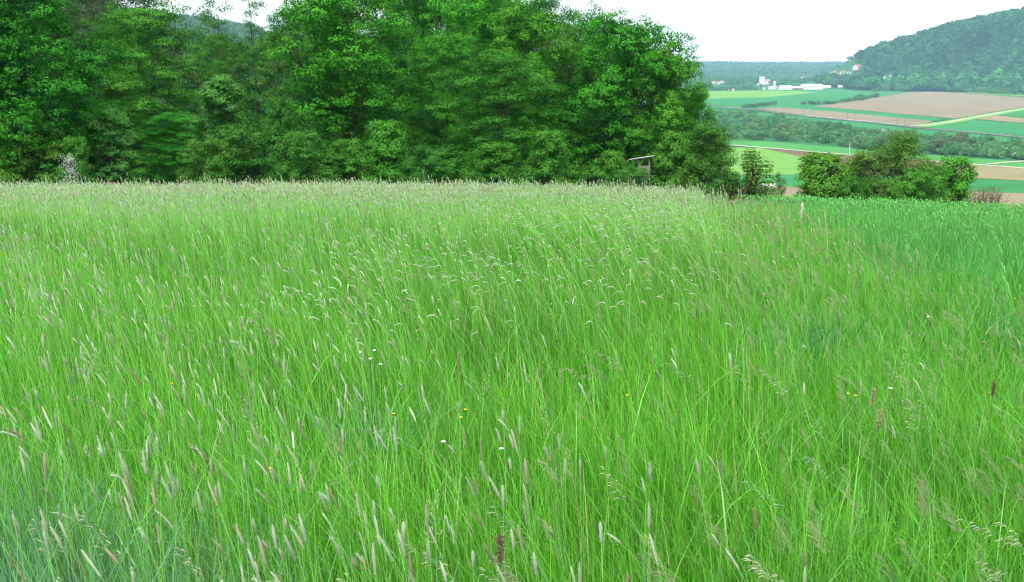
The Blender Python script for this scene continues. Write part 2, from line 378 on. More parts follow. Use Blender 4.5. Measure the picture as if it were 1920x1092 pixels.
def make_trunk(name, seed, H, LC, LR, r0=.22, lean=.03, mat=None, branches=14, top=.85, crook=.03):
    r = np.random.default_rng(seed); b = MB()
    ax = [(0, 0, -.6)]; a = r.uniform(0, 6.28)
    for i in range(1, 8):
        t = i/7*top; ax.append((lean*H*t*math.cos(a)+r.normal()*crook*H*.5, lean*H*t*math.sin(a)+r.normal()*crook*H*.5, t*H))
    rad = [r0*1.35]+[r0*(1-i/7)**.8+.025 for i in range(1, 8)]
    b.tube(ax, rad, 8)
    order = r.permutation(len(LC))[:branches]
    for i in order:
        c = LC[i]; hz = max(.12*H, c[2]-np.hypot(c[0], c[1])*r.uniform(.5, 1.0)); hz = min(hz, top*H*.95)
        k = hz/(top*H)*7; j = int(min(6, k)); f = k-j
        s = np.array(ax[j])*(1-f)+np.array(ax[j+1])*f
        rs = max(.02, r0*(1-k/7)*.55)
        m1 = s+(c-s)*.4+r.normal(size=3)*.15+np.array([0, 0, -.15]); m2 = s+(c-s)*.75+r.normal(size=3)*.2
        b.tube([s, m1, m2, c], [rs, rs*.75, rs*.5, .015], 5)
        for q in range(4):
            e = c+sph(1, r)[0]*LR[i]*.85; b.tube([m2, (m2+e)/2+r.normal(size=3)*.1, e], [rs*.35, rs*.22, .008], 4)
    return b.mesh(name, mat or M_BARK, True)

KINDS = {}
def kind(key, seed, H, W, trunk={}, **k):
    me, LC, LR = make_crown('crown', seed, H, W, **k)
    KINDS[key] = (me, make_trunk('trunk', seed+50, H, LC, LR, **trunk), H, W)
OAK = dict(col=(.020, .115, .006), topcol=(.060, .255, .014))
BEECH = dict(col=(.018, .100, .009), topcol=(.050, .200, .017), flat=.72, up=.9)
kind('oak1', 1, 15, 11, base=.05, lobes=44, lobe_r=.185, clumps=50, leaves=22, leaf=.19, **OAK, trunk=dict(r0=.3, branches=22))
kind('oak2', 2, 15, 11, base=.08, lobes=38, lobe_r=.19, clumps=48, leaves=22, leaf=.19, **OAK, trunk=dict(r0=.32, branches=22))
kind('oak3', 3, 16, 10, base=.32, lobes=32, lobe_r=.19, clumps=44, leaves=20, leaf=.19, **OAK, trunk=dict(r0=.32, branches=24))
kind('beech1', 4, 15, 10, base=.05, lobes=50, lobe_r=.165, clumps=42, leaves=20, leaf=.15, clump_r=.5, **BEECH, trunk=dict(r0=.24, branches=20))
kind('beech2', 5, 16, 8.5, base=.08, lobes=44, lobe_r=.175, clumps=40, leaves=20, leaf=.15, clump_r=.5, shape='tall', **BEECH, trunk=dict(r0=.22, branches=20))
kind('ash1', 6, 16, 6.5, base=.2, lobes=26, lobe_r=.15, clumps=20, leaves=14, leaf=.17, clump_r=.4, shape='tall', fill=.08, col=(.028, .105, .012), topcol=(.070, .19, .022), trunk=dict(r0=.14, branches=22, crook=.02))
kind('ash2', 7, 17, 5, base=.3, lobes=26, lobe_r=.15, clumps=15, leaves=13, leaf=.16, clump_r=.36, shape='tall', fill=.03, col=(.026, .09, .014), topcol=(.055, .155, .025), trunk=dict(r0=.075, branches=18, crook=.015, top=.95))
kind('pine', 8, 18, 8, base=.3, lobes=26, lobe_r=.16, clumps=24, leaves=34, leaf=.13, clump_r=.42, droop=.3, col=(.028, .065, .028), topcol=(.055, .10, .045), trunk=dict(r0=.24, branches=20, mat=M_REDBARK))
kind('maple', 9, 8, 5.6, base=.04, lobes=30, lobe_r=.17, clumps=30, leaves=16, leaf=.20, clump_r=.34, shape='tall', col=(.036, .14, .016), topcol=(.085, .245, .04), trunk=dict(r0=.12, branches=10))
kind('shrub1', 10, 4.2, 5.5, base=.04, lobes=24, lobe_r=.17, clumps=34, leaves=22, leaf=.13, clump_r=.30, shape='dome', fill=.35, col=(.022, .10, .010), topcol=(.056, .185, .022), trunk=dict(r0=.06, branches=10))
kind('shrub2', 11, 4.5, 4.6, base=.04, lobes=22, lobe_r=.19, clumps=34, leaves=20, leaf=.15, clump_r=.32, shape='dome', fill=.35, col=(.026, .11, .009), topcol=(.062, .20, .017), trunk=dict(r0=.06, branches=10))
kind('bush_open', 12, 6.5, 5.2, base=.08, lobes=24, lobe_r=.17, clumps=24, leaves=16, leaf=.12, clump_r=.34, shape='dome', fill=.12, col=(.030, .085, .012), topcol=(.062, .145, .022), trunk=dict(r0=.1, branches=16))

kind('bush_dense', 13, 6.5, 5.2, base=.06, lobes=30, lobe_r=.19, clumps=30, leaves=20, leaf=.12, clump_r=.34, shape='dome', fill=.4, col=(.030, .085, .012), topcol=(.062, .145, .022), trunk=dict(r0=.1, branches=16))

def tree(key, px, top, Y, wpx=None, name='broadleaf_tree', label=None, cat='tree', group=None, rz=None, tint=(1, 1, 1), lean=(0, 0)):
    cm, tm, H, W = KINDS[key]
    p = at(px, 546, Y); s_ = Y/ray(px, top)[1]; x = ray(px, top)[0]*s_; ztop = EZ+ray(px, top)[2]*s_
    gz = float(G(x, Y)); hs = (ztop-gz)/H*1.02
    ws = hs if wpx is None else (wpx/F*Y*1.02)/W
    e = empty(name, (x, Y, gz), random.uniform(0, 6.28) if rz is None else rz, label, cat, group)
    e.scale = (ws, ws, hs); e.rotation_euler.x = lean[0]; e.rotation_euler.y = lean[1]
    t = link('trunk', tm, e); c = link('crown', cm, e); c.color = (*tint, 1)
    return e

# back rows of the wood
GB = 'trees deep inside the wood'
backs = [(-60, -90, 70, 'beech1', 260), (60, -110, 78, 'oak2', 250), (150, -60, 84, 'oak1', 230), (245, -50, 88, 'beech2', 190), (330, 45, 92, 'beech1', 200),
         (420, 62, 96, 'oak2', 190), (505, 60, 90, 'beech1', 190), (590, -10, 86, 'oak1', 210), (690, -70, 84, 'beech2', 210), (775, -50, 82, 'oak2', 210), (850, -60, 80, 'beech1', 230),
         (930, -30, 84, 'oak1', 210), (1010, -20, 78, 'beech1', 210), (1090, 60, 80, 'oak2', 180), (1160, 70, 84, 'beech2', 180)]
nth = ['', 'second ', 'third ', 'fourth ', 'fifth ', 'sixth ', 'seventh ', 'eighth ', 'ninth ', 'tenth ', 'eleventh ', 'twelfth ', 'thirteenth ', 'fourteenth ', 'fifteenth ']
for i, (px, top, Y, k, wp) in enumerate(backs):
    tree(k, px, top, Y, wp, label='dark broadleaf tree half hidden in the shade at the back of the wood', group=GB, tint=(.68, .74, .78))  # tint darkened: deep shade of the wood put into the leaf colour
for i in range(16):
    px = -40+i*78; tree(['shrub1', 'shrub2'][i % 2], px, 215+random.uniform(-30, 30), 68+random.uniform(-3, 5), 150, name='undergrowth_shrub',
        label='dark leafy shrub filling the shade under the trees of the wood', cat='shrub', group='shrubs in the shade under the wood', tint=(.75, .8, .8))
# named trees and bushes, left to right
T = tree
T('oak1', 15, -70, 46, 330, name='oak_tree', label='huge dark green tree filling the left edge of the wood down to the grass', tint=(.85, .95, .95))
T('pine', 105, -80, 62, 190, name='pine_tree', label='grey green pine with bare reddish trunk behind the tree at the left edge', cat='pine')
T('pine', 62, -120, 66, 180, name='pine_tree', label='dark pine with reddish trunk nearest the left edge of the photo', cat='pine')
T('pine', 185, -40, 72, 190, name='pine_tree', label='dark dull green conifer at the top between pines and bright beech', cat='pine', tint=(.9, 1, .9))
T('beech2', 268, 2, 60, 215, name='beech_tree', label='tall bright yellowish green beech with layered branches left of the gap of sky', tint=(1.25, 1.1, 1))
T('oak3', 215, 20, 66, 170, name='broadleaf_tree', label='olive green tree with arching sprays just left of the bright beech', tint=(1.1, .95, .9))
T('maple', 152, 105, 48, 120, name='maple_tree', label='young bluish green tree with pointed top in front of the pines', tint=(.85, 1.05, 1.3))
T('maple', 200, 205, 47, 120, name='maple_tree', label='lower young tree with pale upturned leaves beside the pointed young tree', tint=(.85, 1.05, 1.25))
T('shrub2', 55, 215, 44, 170, name='broad_shrub', label='dense dark green bush at the foot of the tree on the left edge', cat='shrub')
T('ash2', 322, -30, 74, 110, name='slender_tree', label='slender dark tree with see-through crown at the left side of the sky gap')
T('ash1', 372, 78, 78, 130, name='ash_tree', label='feathery light green tree rising below the blue hill in the gap', tint=(.95, 1.3, .95))
T('ash2', 474, -40, 70, 95, name='slender_tree', label='thin see-through tree standing alone against the sky gap')
T('ash1', 395, -25, 86, 120, name='ash_tree', label='airy dark tree whose top crosses the left half of the sky gap')
T('ash1', 545, -25, 82, 130, name='ash_tree', label='leafy tree closing the sky gap beside the big oak')
T('oak2', 790, -60, 74, 210, name='broadleaf_tree', label='dark tree filling the skyline right of the big oak', tint=(.85, .95, .9))
T('oak2', 1085, 20, 74, 200, name='broadleaf_tree', label='shaded tree on the skyline where the wood steps down to the rounded oak', tint=(.9, 1, .9))
T('ash1', 438, 70, 80, 120, name='ash_tree', label='airy mid green tree just left of the thin tree in the sky gap')
T('ash1', 512, 40, 74, 110, name='ash_tree', label='loose light green tree between the thin tree and the big oak', tint=(1.1, 1.1, 1))
T('maple', 412, 142, 52, 130, name='maple_tree', label='pale green rounded young tree with shiny top in front of the wood', tint=(1.1, 1.1, 1.2))
T('beech2', 320, 205, 49, 130, name='hazel_bush', label='bright leafy bush with drooping shiny twigs left of the pale young tree', cat='shrub', tint=(1.05, 1.15, 1))
T('shrub1', 440, 238, 45, 170, name='olive_shrub', label='wide olive green shrub in front of the pale young tree', cat='shrub', tint=(1, 1, 1))
T('shrub1', 385, 262, 43, 130, name='olive_shrub', label='low olive shrub left of the wide olive shrub at the meadow edge', cat='shrub', tint=(1, 1, 1))
T('shrub1', 565, 248, 45, 160, name='olive_shrub', label='olive green shrub under the left branches of the big oak', cat='shrub', tint=(1, 1, 1))
T('shrub2', 522, 185, 53, 100, name='bushy_sapling', label='blue green sapling peeping over the olive shrubs left of the big oak', tint=(.85, 1, 1.2))
T('oak3', 640, -45, 56, 300, name='oak_tree', label='big bright oak with visible dark trunk in the middle of the wood', tint=(1.1, 1.1, 1))
T('beech1', 715, 30, 66, 230, name='beech_tree', label='shaded green tree right behind the big oak trunk', tint=(.8, .95, 1))
T('shrub2', 725, 228, 48, 150, name='leafy_shrub', label='bright leafy shrub with a pointed tuft below the big oak', cat='shrub', tint=(.95, 1.1, 1))
T('shrub2', 655, 262, 46, 120, name='leafy_shrub', label='mid green shrub just left of the shrub with the pointed tuft', cat='shrub')
T('shrub1', 800, 275, 46, 130, name='leafy_shrub', label='low dark shrub right of the shrub with the pointed tuft', cat='shrub', tint=(.85, .95, 1))
T('beech1', 925, 85, 54, 270, name='beech_tree', label='broad layered tree with drooping tiers right of centre of the wood', tint=(1, 1.05, 1.05))
T('oak2', 830, 60, 62, 200, name='broadleaf_tree', label='green tree squeezed between the big oak and the layered tree', tint=(.9, 1, 1))
T('oak1', 985, 8, 66, 240, name='broadleaf_tree', label='tall bright tree rising over the layered tree', tint=(1, 1.05, 1))
T('oak3', 885, -20, 68, 230, name='broadleaf_tree', label='tall yellow green tree at the top edge above the layered tree', tint=(1.15, 1.05, .9))
T('ash1', 1060, 20, 70, 130, name='ash_tree', label='soft light green tree at the skyline left of the rounded oak', tint=(1.1, 1.1, 1.1))
T('shrub2', 1030, 245, 50, 140, name='leafy_shrub', label='rounded dark green shrub under the right side of the layered tree', cat='shrub')
T('shrub2', 930, 268, 47, 150, name='leafy_shrub', label='shrub at the meadow edge under the middle of the layered tree', cat='shrub', tint=(.9, 1, 1))
T('oak1', 1188, 30, 66, 290, name='oak_tree', label='great rounded oak ending the wood above the hunting stand', tint=(1.05, 1.1, .95))
T('oak2', 1110, 62, 72, 210, name='oak_tree', label='tree half hidden behind the left side of the great rounded oak', tint=(.9, 1, 1))
T('oak2', 1300, 175, 65, 130, name='broadleaf_tree', label='lowest rounded crown stepping down at the outer right edge of the wood', tint=(1, 1.05, .95), rz=1.0)
T('oak1', 1258, 88, 64, 190, name='oak_tree', label='bright lower crown on the right flank of the great rounded oak', tint=(1.05, 1.1, .95))
T('shrub2', 1145, 285, 55, 130, name='hazel_bush', label='bright hazel bush just left of the hunting stand', cat='shrub', tint=(1.05, 1.1, 1))
T('shrub1', 1183, 316, 52, 120, name='hazel_bush', label='low olive bush hiding the foot of the hunting stand', cat='shrub', tint=(1.05, 1.1, 1))
T('bush_dense', 1322, 235, 60, 150, name='olive_shrub', label='olive brown open shrub at the right end of the wood', cat='shrub', tint=(.95, 1.3, .95))
T('shrub2', 1262, 250, 58, 130, name='leafy_shrub', label='green shrub just right of the hunting stand roof', cat='shrub')
T('bush_open', 1350, 262, 66, 95, name='olive_shrub', label='thin olive shrub next to the small crooked tree', cat='shrub', tint=(.95, 1.3, .95))
T('shrub1', 1400, 335, 62, 90, name='low_shrub', label='low shrub at the foot of the small crooked tree', cat='shrub')
T('shrub2', 1548, 290, 68, 190, name='rounded_bush', label='wide bright bush at the left end of the bush group behind the crop', cat='shrub', tint=(1.4, 1.3, 1))
T('bush_dense', 1618, 285, 71, 130, name='rounded_bush', label='darker bush between the wide bright bush and the tall open tree', cat='shrub', tint=(1.3, 1.3, 1))
T('bush_dense', 1692, 255, 70, 150, name='field_tree', label='tallest open brownish green tree in the bush group behind the crop', tint=(1.35, 1.25, 1.1))
T('shrub2', 1600, 335, 64, 110, name='low_shrub', label='low dark shrub at the foot of the darker bush in the bush group', cat='shrub')
T('shrub2', 1660, 338, 64, 110, name='low_shrub', label='low dark shrub at the foot of the tall open tree', cat='shrub', tint=(.9, 1, 1))
T('bush_dense', 1738, 312, 68, 110, name='rounded_bush', label='middle green bush between the tall open tree and the rightmost fresh bush', cat='shrub', tint=(1.2, 1.35, 1))
T('shrub1', 1725, 318, 66, 140, name='rounded_bush', label='low green bush in front of the tall open tree', cat='shrub', tint=(1.4, 1.4, 1))
T('shrub2', 1786, 296, 72, 135, name='rounded_bush', label='fresh green bush at the right end of the bush group', cat='shrub', tint=(1.15, 1.45, 1))
T('bush_open', 1462, 326, 74, 42, name='low_shrub', label='small grey green shrub in the gap beside the pale covered pile', cat='shrub')

# shrub with white blossom at the left
eb = T('shrub2', 140, 258, 42.5, 85, name='blossom_shrub', label='shrub hung with white blossom below the pines on the left', cat='shrub', tint=(.85, 1, 1))
r = np.random.default_rng(31); m = 900; P = np.stack([r.normal(size=m)*.42, -1.9+r.normal(size=m)*.22, 1.2+r.random(m)*2.2], 1); P += np.sin(P[:, [1, 2, 0]]*9)*.12
V, Q = leaf_quads(P, r.normal(size=(m, 3)), r.uniform(.05, .10, m), r=r); eb.rotation_euler = (0, 0, 0)
link('blossom', mesh_np('blossom', V, Q, M_LEAF, col=np.full((len(V), 3), .5)), eb)
# small crooked tree with a visible bent trunk
def crooked():
    H = 5.2; LC = np.array([(-1.2, 0, 3.0), (-.7, .2, 3.5), (.3, 0, 4.9), (1.0, .1, 4.2), (1.3, -.2, 3.2), (.6, .3, 3.6), (1.5, .1, 2.4), (-1.5, 0, 2.2), (.2, 0, 4.3), (1.1, .2, 1.7), (-.2, .3, 1.5)]); LR = np.array([.5, .4, .55, .75, .85, .6, .75, .45, .5, .75, .3])
    r = np.random.default_rng(77); P, N, S, Cc = [], [], [], []
    for c, lr in zip(LC, LR):
        m = 620; e = sph(m, r)*(r.random(m)**.5)[:, None]
        g = np.round(e*2.2)/2.2; e = e*.55+g*.45
        P.append(c+e*lr*np.array([1.15, 1.15, .85])); N.append(e+r.normal(size=(m, 3))*.6+np.array([0, 0, .6])); S.append(r.uniform(.09, .18, m))
        k = r.random(m)[:, None]; Cc.append(np.array([.045, .13, .02])*(1-k)+np.array([.095, .23, .04])*k)
    V, Q = leaf_quads(np.concatenate(P), np.concatenate(N), np.concatenate(S), r=r)
    p = at(1395, 360, 60); gz = float(G(p[0], 60)); top = at(1395, 278, 60)[2]
    e = empty('crooked_tree', (p[0], 60, gz), 0, 'small crooked tree with bare bent trunk right of the wood', 'tree'); s = (top-gz)/5.35; e.scale = (s, s, s)
    link('crown', mesh_np('crown', V, Q, M_LEAF, col=np.repeat(np.concatenate(Cc), 4, 0)), e)
    b = MB(); b.tube([(-.5, 0, -.5), (-.45, 0, .8), (-.35, .05, 1.5), (-.05, 0, 2.1), (.15, 0, 2.9), (.55, 0, 3.5), (.45, 0, 4.1), (.3, 0, 4.8)], [.17, .15, .13, .12, .10, .075, .05, .02], 8)
    for pts in ([(-.05, 0, 2.1), (.5, .1, 2.3), (1.0, .1, 2.0), (1.5, .1, 2.2)], [(-.35, 0, 1.6), (-.6, .1, 2.3), (-.9, .1, 2.7), (-1.2, 0, 3.0)], [(.15, 0, 2.9), (.7, .1, 3.1), (1.3, -.1, 3.2)], [(-.9, .1, 2.7), (-1.4, .1, 2.5), (-1.5, 0, 2.2)], [(.55, 0, 3.5), (.9, .1, 3.9), (1.0, .1, 4.2)]):
        b.tube(pts, [.07-.014*i for i in range(len(pts))], 6)
    link('trunk', b.mesh('trunk', M_BARK, True), e)
crooked()
# bare twiggy shrub
def twiggy():
    p = at(1850, 372, 64); gz = float(G(p[0], 64)); top = at(1850, 350, 64)[2]; H = top-gz
    e = empty('twiggy_shrub', (p[0], 64, gz), 0, 'small reddish brown twiggy shrub right of the bush group', 'shrub'); b = MB(); r = np.random.default_rng(5)
    for i in range(46):
        a = r.uniform(0, 6.28); t = r.uniform(.1, .5); q = np.array([math.cos(a)*t, math.sin(a)*t*.6, 1])*H*r.uniform(.8, 1.02); b.tube([(0, 0, 0), q*.5+r.normal(size=3)*.06, q], [.03, .02, .006], 4)
        for j in range(6):
            s = q*r.uniform(.55, .95); d = s+np.array([r.normal()*.35, r.normal()*.3, r.uniform(.1, .4)]); b.tube([s, d], [.012, .005], 3)
    link('branches', b.mesh('branches', noisemat('twigs', (.06, .048, .036), (.12, .095, .068), 3)), e)
    m = 900; P = np.stack([r.normal(size=m)*.5, r.normal(size=m)*.35, H*r.uniform(.72, 1, m)], 1)
    V, Q = leaf_quads(P, r.normal(size=(m, 3)), r.uniform(.04, .09, m), r=r); link('leaves', mesh_np('leaves', V, Q, M_LEAF, col=np.tile(np.array([[.075, .075, .04]]), (len(V), 1))), e)
twiggy()

# ------------------------------------------------------------------ hunting stand
def stand():
    Y = 57.0; p = at(1201, 320, Y); gz = float(G(p[0], Y)); e = empty('hunting_stand', (p[0], Y, gz), 0, 'small wooden hunting stand with slanting pale roof at the wood edge', 'hunting stand')
    u = Y/F   # metres per photo pixel here
    def zz(py): return float(at(1201, py, Y)[2])-gz
    def xx(px): return float(at(px, 320, Y)[0])-p[0]
    x0, x1 = xx(1195.5), xx(1214)
    zf, zt = zz(333), zz(309)
    M_ = Matrix.Rotation(-math.atan2(zz(294)-zz(301), xx(1222)-xx(1177)), 3, 'Y')
    cx = (xx(1177)+xx(1222))/2; cz = (zz(294)+zz(301))/2
    b = MB(); L = math.hypot(xx(1222)-xx(1177), zz(294)-zz(301))
    for i in range(7): b.box((cx, -.78+i*.26+.02, cz+(.012 if i % 2 else 0)), (L, .255, .035), M_)
    M2 = M_ @ Matrix.Rotation(R(-9), 3, 'X')
    b.v = []; b.f = []
    for i in range(7):
        o = M2 @ Vector((0, -.72+i*.24, .01 if i % 2 else 0)); b.box((cx+o.x, o.y, cz+o.z), (L, .235, .035), M2)
    link('roof', b.mesh('roof', M_ROOFSHEET), e)
    b = MB()
    for i in range(3):
        o = M2 @ Vector((-L*.42+i*L*.42, 0, -.055)); b.box((cx+o.x, o.y, cz+o.z), (.05, 1.55, .06), M2)
    link('roof_batten', b.mesh('roof_batten', M_WOOD), e)
    for sy in (-.55, .6):
        for sx in (x0, x1):
            ztop = cz+(sx-cx)*math.tan(math.atan2(zz(294)-zz(301), xx(1222)-xx(1177)))-.12-sy*math.sin(R(9))
            link('post', MB().bar((sx*1.02-(.25 if sx == x0 else -.1), sy*1.2, -.4), (sx, sy, ztop), .045, 8).mesh('post', M_WOOD), e)
    b = MB(); n = 5
    for i in range(n): b.box(((x0+x1)/2, -.61, zf+(i+.5)*(zt-zf)/n), (x1-x0+.02, .025, (zt-zf)/n*.94))
    link('front_panel', b.mesh('front_panel', M_WOOD), e)
    for sx, nm in ((x0-.03, 1), (x1+.065, 1)):
        b = MB()
        for i in range(n): b.box((sx, 0.02, zf+(i+.5)*(zt-zf)/n), (.025, 1.2, (zt-zf)/n*.94))
        link('side_panel', b.mesh('side_panel', M_WOOD), e)
    link('floor_boards', MB().box(((x0+x1)/2, 0, zf-.03), (x1-x0+.2, 1.35, .05)).mesh('floor_boards', M_WOOD), e)
    link('seat', MB().box(((x0+x1)/2, .3, zf+.45), (x1-x0-.1, .3, .04)).mesh('seat', M_WOOD), e)
    b = MB()
    for s in (-.2, .2): b.bar((s, 1.4, -.3), (s, .72, zf), .03)
    for i in range(7): b.bar((-.2, 1.4-.68*(i+1)/8, (zf)*(i+1)/8), (.2, 1.4-.68*(i+1)/8, zf*(i+1)/8), .02)
    link('ladder', b.mesh('ladder', M_WOOD), e)
stand()

# stake at the edge of the crop
def stake():
    Y = 18.9; p = at(1502, 405, Y); gz = float(G(p[0], Y)); top = float(at(1502, 381, Y)[2])
    e = MB(); h = top-gz
    e.tube([(0, 0, -.15), (.0, 0, h*.5), (.006, 0, h-.05), (.008, 0, h)], [.025, .025, .024, .02], 7)
    o = link('wooden_stake', e.mesh('wooden_stake', M_STAKE), label='short pale wooden stake standing in the grass at the edge of the crop', cat='stake'); o.location = (p[0], Y, gz); o.rotation_euler = (0, R(.6), 0)
    o.scale = (1, 1, 1)
stake()
# ------------------------------------------------------------------ grasses
def scatter(n, y0, y1, side=2.2, k=.55, p=1.0, r=None):
    """n points in the open wedge of ground in front, thinning with distance"""
    r = r or rng
    u = r.random(n); y = (y0**(1-p)+(y1**(1-p)-y0**(1-p))*u)**(1/(1-p)) if abs(p-1) > 1e-3 else y0*(y1/y0)**u
    hw = k*y+side*sstep(0, 6, y)+.5
    return r.uniform(-1, 1, n)*hw, y
def b_meadow(y): return .42+.175*y+.18*np.sin(y*1.3)      # right edge of the tall meadow
def b_crop(y): return 2.5+.165*y+.12*np.sin(y*.9)         # left edge of the crop
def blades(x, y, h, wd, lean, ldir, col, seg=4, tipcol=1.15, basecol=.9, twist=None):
    n = len(x); t = np.linspace(0, 1, seg+1)[None, :]
    z0 = G(x, y)
    L = lean[:, None]; H = h[:, None]
    hor = H*L*t**2; ver = H*t*(1-.32*np.minimum(L, 1.4)*t**1.5)
    px = x[:, None]+np.cos(ldir)[:, None]*hor; py = y[:, None]+np.sin(ldir)[:, None]*hor; pz = z0[:, None]+ver-.03
    wa = rng.uniform(0, 2*np.pi, n) if twist is None else twist
    wx, wy = np.cos(wa)[:, None], np.sin(wa)[:, None]
    ww = wd[:, None]*.5*np.clip(1.06-t**2.2, 0.02, 1)*np.minimum(1, .55+t*1.5)
    A = np.stack([px-wx*ww, py-wy*ww, pz], -1); B = np.stack([px+wx*ww, py+wy*ww, pz+ww*.25], -1)
    V = np.stack([A, B], 2).reshape(n, -1, 3)               # n, (seg+1)*2, 3
    q = np.array([[2*i, 2*i+1, 2*i+3, 2*i+2] for i in range(seg)])
    Q = (np.arange(n)[:, None, None]*(2*(seg+1))+q[None]).reshape(-1, 4)
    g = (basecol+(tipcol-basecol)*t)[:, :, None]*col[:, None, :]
    Cc = np.repeat(g, 2, 1).reshape(-1, 3)
    return V.reshape(-1, 3), Q, Cc
def stalk_path(x, y, h, lean, ldir, seg=5):
    t = np.linspace(0, 1, seg+1)[None, :]; z0 = G(x, y); L = lean[:, None]; H = h[:, None]
    hor = H*L*t**2.4; ver = H*t*(1-.3*np.minimum(L, 1.4)*t**1.8)
    return np.stack([x[:, None]+np.cos(ldir)[:, None]*hor, y[:, None]+np.sin(ldir)[:, None]*hor, z0[:, None]+ver-.03], -1)
def ribbons(P, wd, col):
    n, s1, _ = P.shape; D = P-0; side = np.stack([-(P[:, -1, 1]-P[:, 0, 1])+.001, P[:, -1, 0]-P[:, 0, 0]+.001, np.zeros(n)], -1)
    a = rng.uniform(0, 2*np.pi, n); side = np.stack([np.cos(a), np.sin(a)*.4, 0*a], -1); side /= np.linalg.norm(side, axis=1)[:, None]
    o = side[:, None, :]*wd[:, None, None]*.5*np.linspace(1.2, .7, s1)[None, :, None]
    V = np.stack([P-o, P+o], 2).reshape(-1, 3); q = np.array([[2*i, 2*i+1, 2*i+3, 2*i+2] for i in range(s1-1)])
    return V, (np.arange(n)[:, None, None]*(2*s1)+q[None]).reshape(-1, 4), np.repeat(col, 2*s1, 0)
def spindles(base, d, droop, ln, rad, col, rings=4, k=4, prof=None, tipmul=1.1):
    """seed heads: spindles starting at base along d, bending down"""
    n = len(base); t = np.linspace(0, 1, rings+1)
    prof = np.array(prof if prof is not None else [.6, 1, 1, .9, .35])
    ax = base[:, None, :]+d[:, None, :]*(ln[:, None]*t[None])[..., None]
    ax[:, :, 2] -= (droop*ln)[:, None]*t[None]**2
    e = np.gradient(ax, axis=1); e /= np.linalg.norm(e, axis=2)[..., None]
    ref = np.array([.3, .9, .2]); u = np.cross(e, ref); u /= np.linalg.norm(u, axis=2)[..., None]; v = np.cross(e, u)
    ang = np.arange(k)*2*np.pi/k
    rr = rad[:, None]*prof[None]*(1+.12*rng.normal(size=(n, rings+1)))
    V = ax[:, :, None, :]+(u[:, :, None, :]*np.cos(ang)[None, None, :, None]+v[:, :, None, :]*np.sin(ang)[None, None, :, None])*rr[:, :, None, None]
    q = np.array([[i*k+j, i*k+(j+1) % k, (i+1)*k+(j+1) % k, (i+1)*k+j] for i in range(rings) for j in range(k)])
    Q = (np.arange(n)[:, None, None]*((rings+1)*k)+q[None]).reshape(-1, 4)
    cc = (col[:, None, :]*np.linspace(.92, tipmul, rings+1)[None, :, None]*rng.uniform(.85, 1.15, (n, rings+1, 1)))
    return V.reshape(-1, 3), Q, np.repeat(cc, k, 1).reshape(-1, 3)
def join(parts):
    Vs, Qs, Cs, o = [], [], [], 0
    for V, Q, c in parts: Vs.append(V); Qs.append(Q+o); Cs.append(c); o += len(V)
    return np.concatenate(Vs), np.concatenate(Qs), np.concatenate(Cs)
def mixc(n, a, b, s=.25):
    k = np.clip(rng.normal(.5, s, n), 0, 1)[:, None]; return (np.array(a)*(1-k)+np.array(b)*k)*rng.uniform(.85, 1.15, (n, 1))
WIND = math.pi*.96
def windy(n, spread=.9): return WIND+rng.normal(0, spread, n)

def leaf_layer(n, y0, y1, p, region):
    x, y = scatter(n, y0, y1, p=p)
    tuft = vnoise(x, y, .35, 3)*.5+vnoise(x, y, 1.3, 4)*.5
    keep = rng.random(n) < .68+.5*tuft
    if region == 'meadow': keep &= x < b_meadow(y)+rng.normal(0, .25, n)
    elif region == 'strip': keep &= (x >= b_meadow(y)+rng.normal(0, .25, n)) & (x < b_crop(y)+rng.normal(.55, .5, n))
    else: keep &= x >= b_crop(y)+rng.normal(.35, .5, n)
    x, y, tuft = x[keep], y[keep], tuft[keep]; n = len(x)
    patch = vnoise(x, y, 2.6, 9); wmin = .00055*y
    if region == 'meadow':
        h = rng.uniform(.30, .74, n)*(1+.2*tuft)*(1-.08*sstep(9, 18, y)); c = mixc(n, (.030, .150, .008), (.108, .365, .022), .42); wd = np.maximum(rng.uniform(.0019, .0046, n), wmin)
        c = c*(1+.20*patch+.12*vnoise(x, y, .55, 71))[:, None]
        blue = (sstep(.1, 1.0, -x-.1*y)*sstep(3.8, 2.0, y)*.9+.35*sstep(2.3, 1.5, y))[:, None]
        c = np.where(rng.random((n, 1)) < blue, np.array([.10, .25, .12])*rng.uniform(.35, 1.5, (n, 1)), c)
        c = np.where(rng.random((n, 1)) < .03, np.array([[.30, .29, .13]])*rng.uniform(.6, 1.2, (n, 1)), c)
        wide = rng.random(n) < .10; wd = np.where(wide, wd*2.1, wd)
        lean = np.abs(rng.normal(.26, .24, n)); d = windy(n, 1.25)
    elif region == 'strip':
        h = rng.uniform(.24, .56, n)*(1+.12*tuft); c = mixc(n, (.034, .165, .010), (.115, .375, .026), .42); wd = np.maximum(rng.uniform(.0019, .0050, n), wmin)
        c = c*(1+.20*patch+.12*vnoise(x, y, .55, 71))[:, None]; c = c*np.where(vnoise(x, y, 1.9, 21)[:, None] > .62, np.array([.92, 1.0, 1.1]), 1)
        lean = np.abs(rng.normal(.35, .25, n)); d = windy(n, 1.6)
    else:
        far = sstep(13, 22, y)[:, None]
        h = rng.uniform(.42, .66, n)*(1+.22*vnoise(x, y*2.2, 1.6, 61)*sstep(24, 15, y)); c = mixc(n, (.032, .165, .026), (.074, .30, .042)); wd = np.maximum(rng.uniform(.008, .013, n), wmin*1.2)
        c = c*(1-far)+mixc(n, (.065, .27, .035), (.11, .38, .05))*far
        c = c*(1+.28*vnoise(x, y*2, 1.9, 31)[:, None])
        lean = np.abs(rng.normal(.3, .25, n)); d = windy(n, 2)
    return blades(x, y, h, wd, lean, d, c, seg=4 if y0 < 9 else 3)
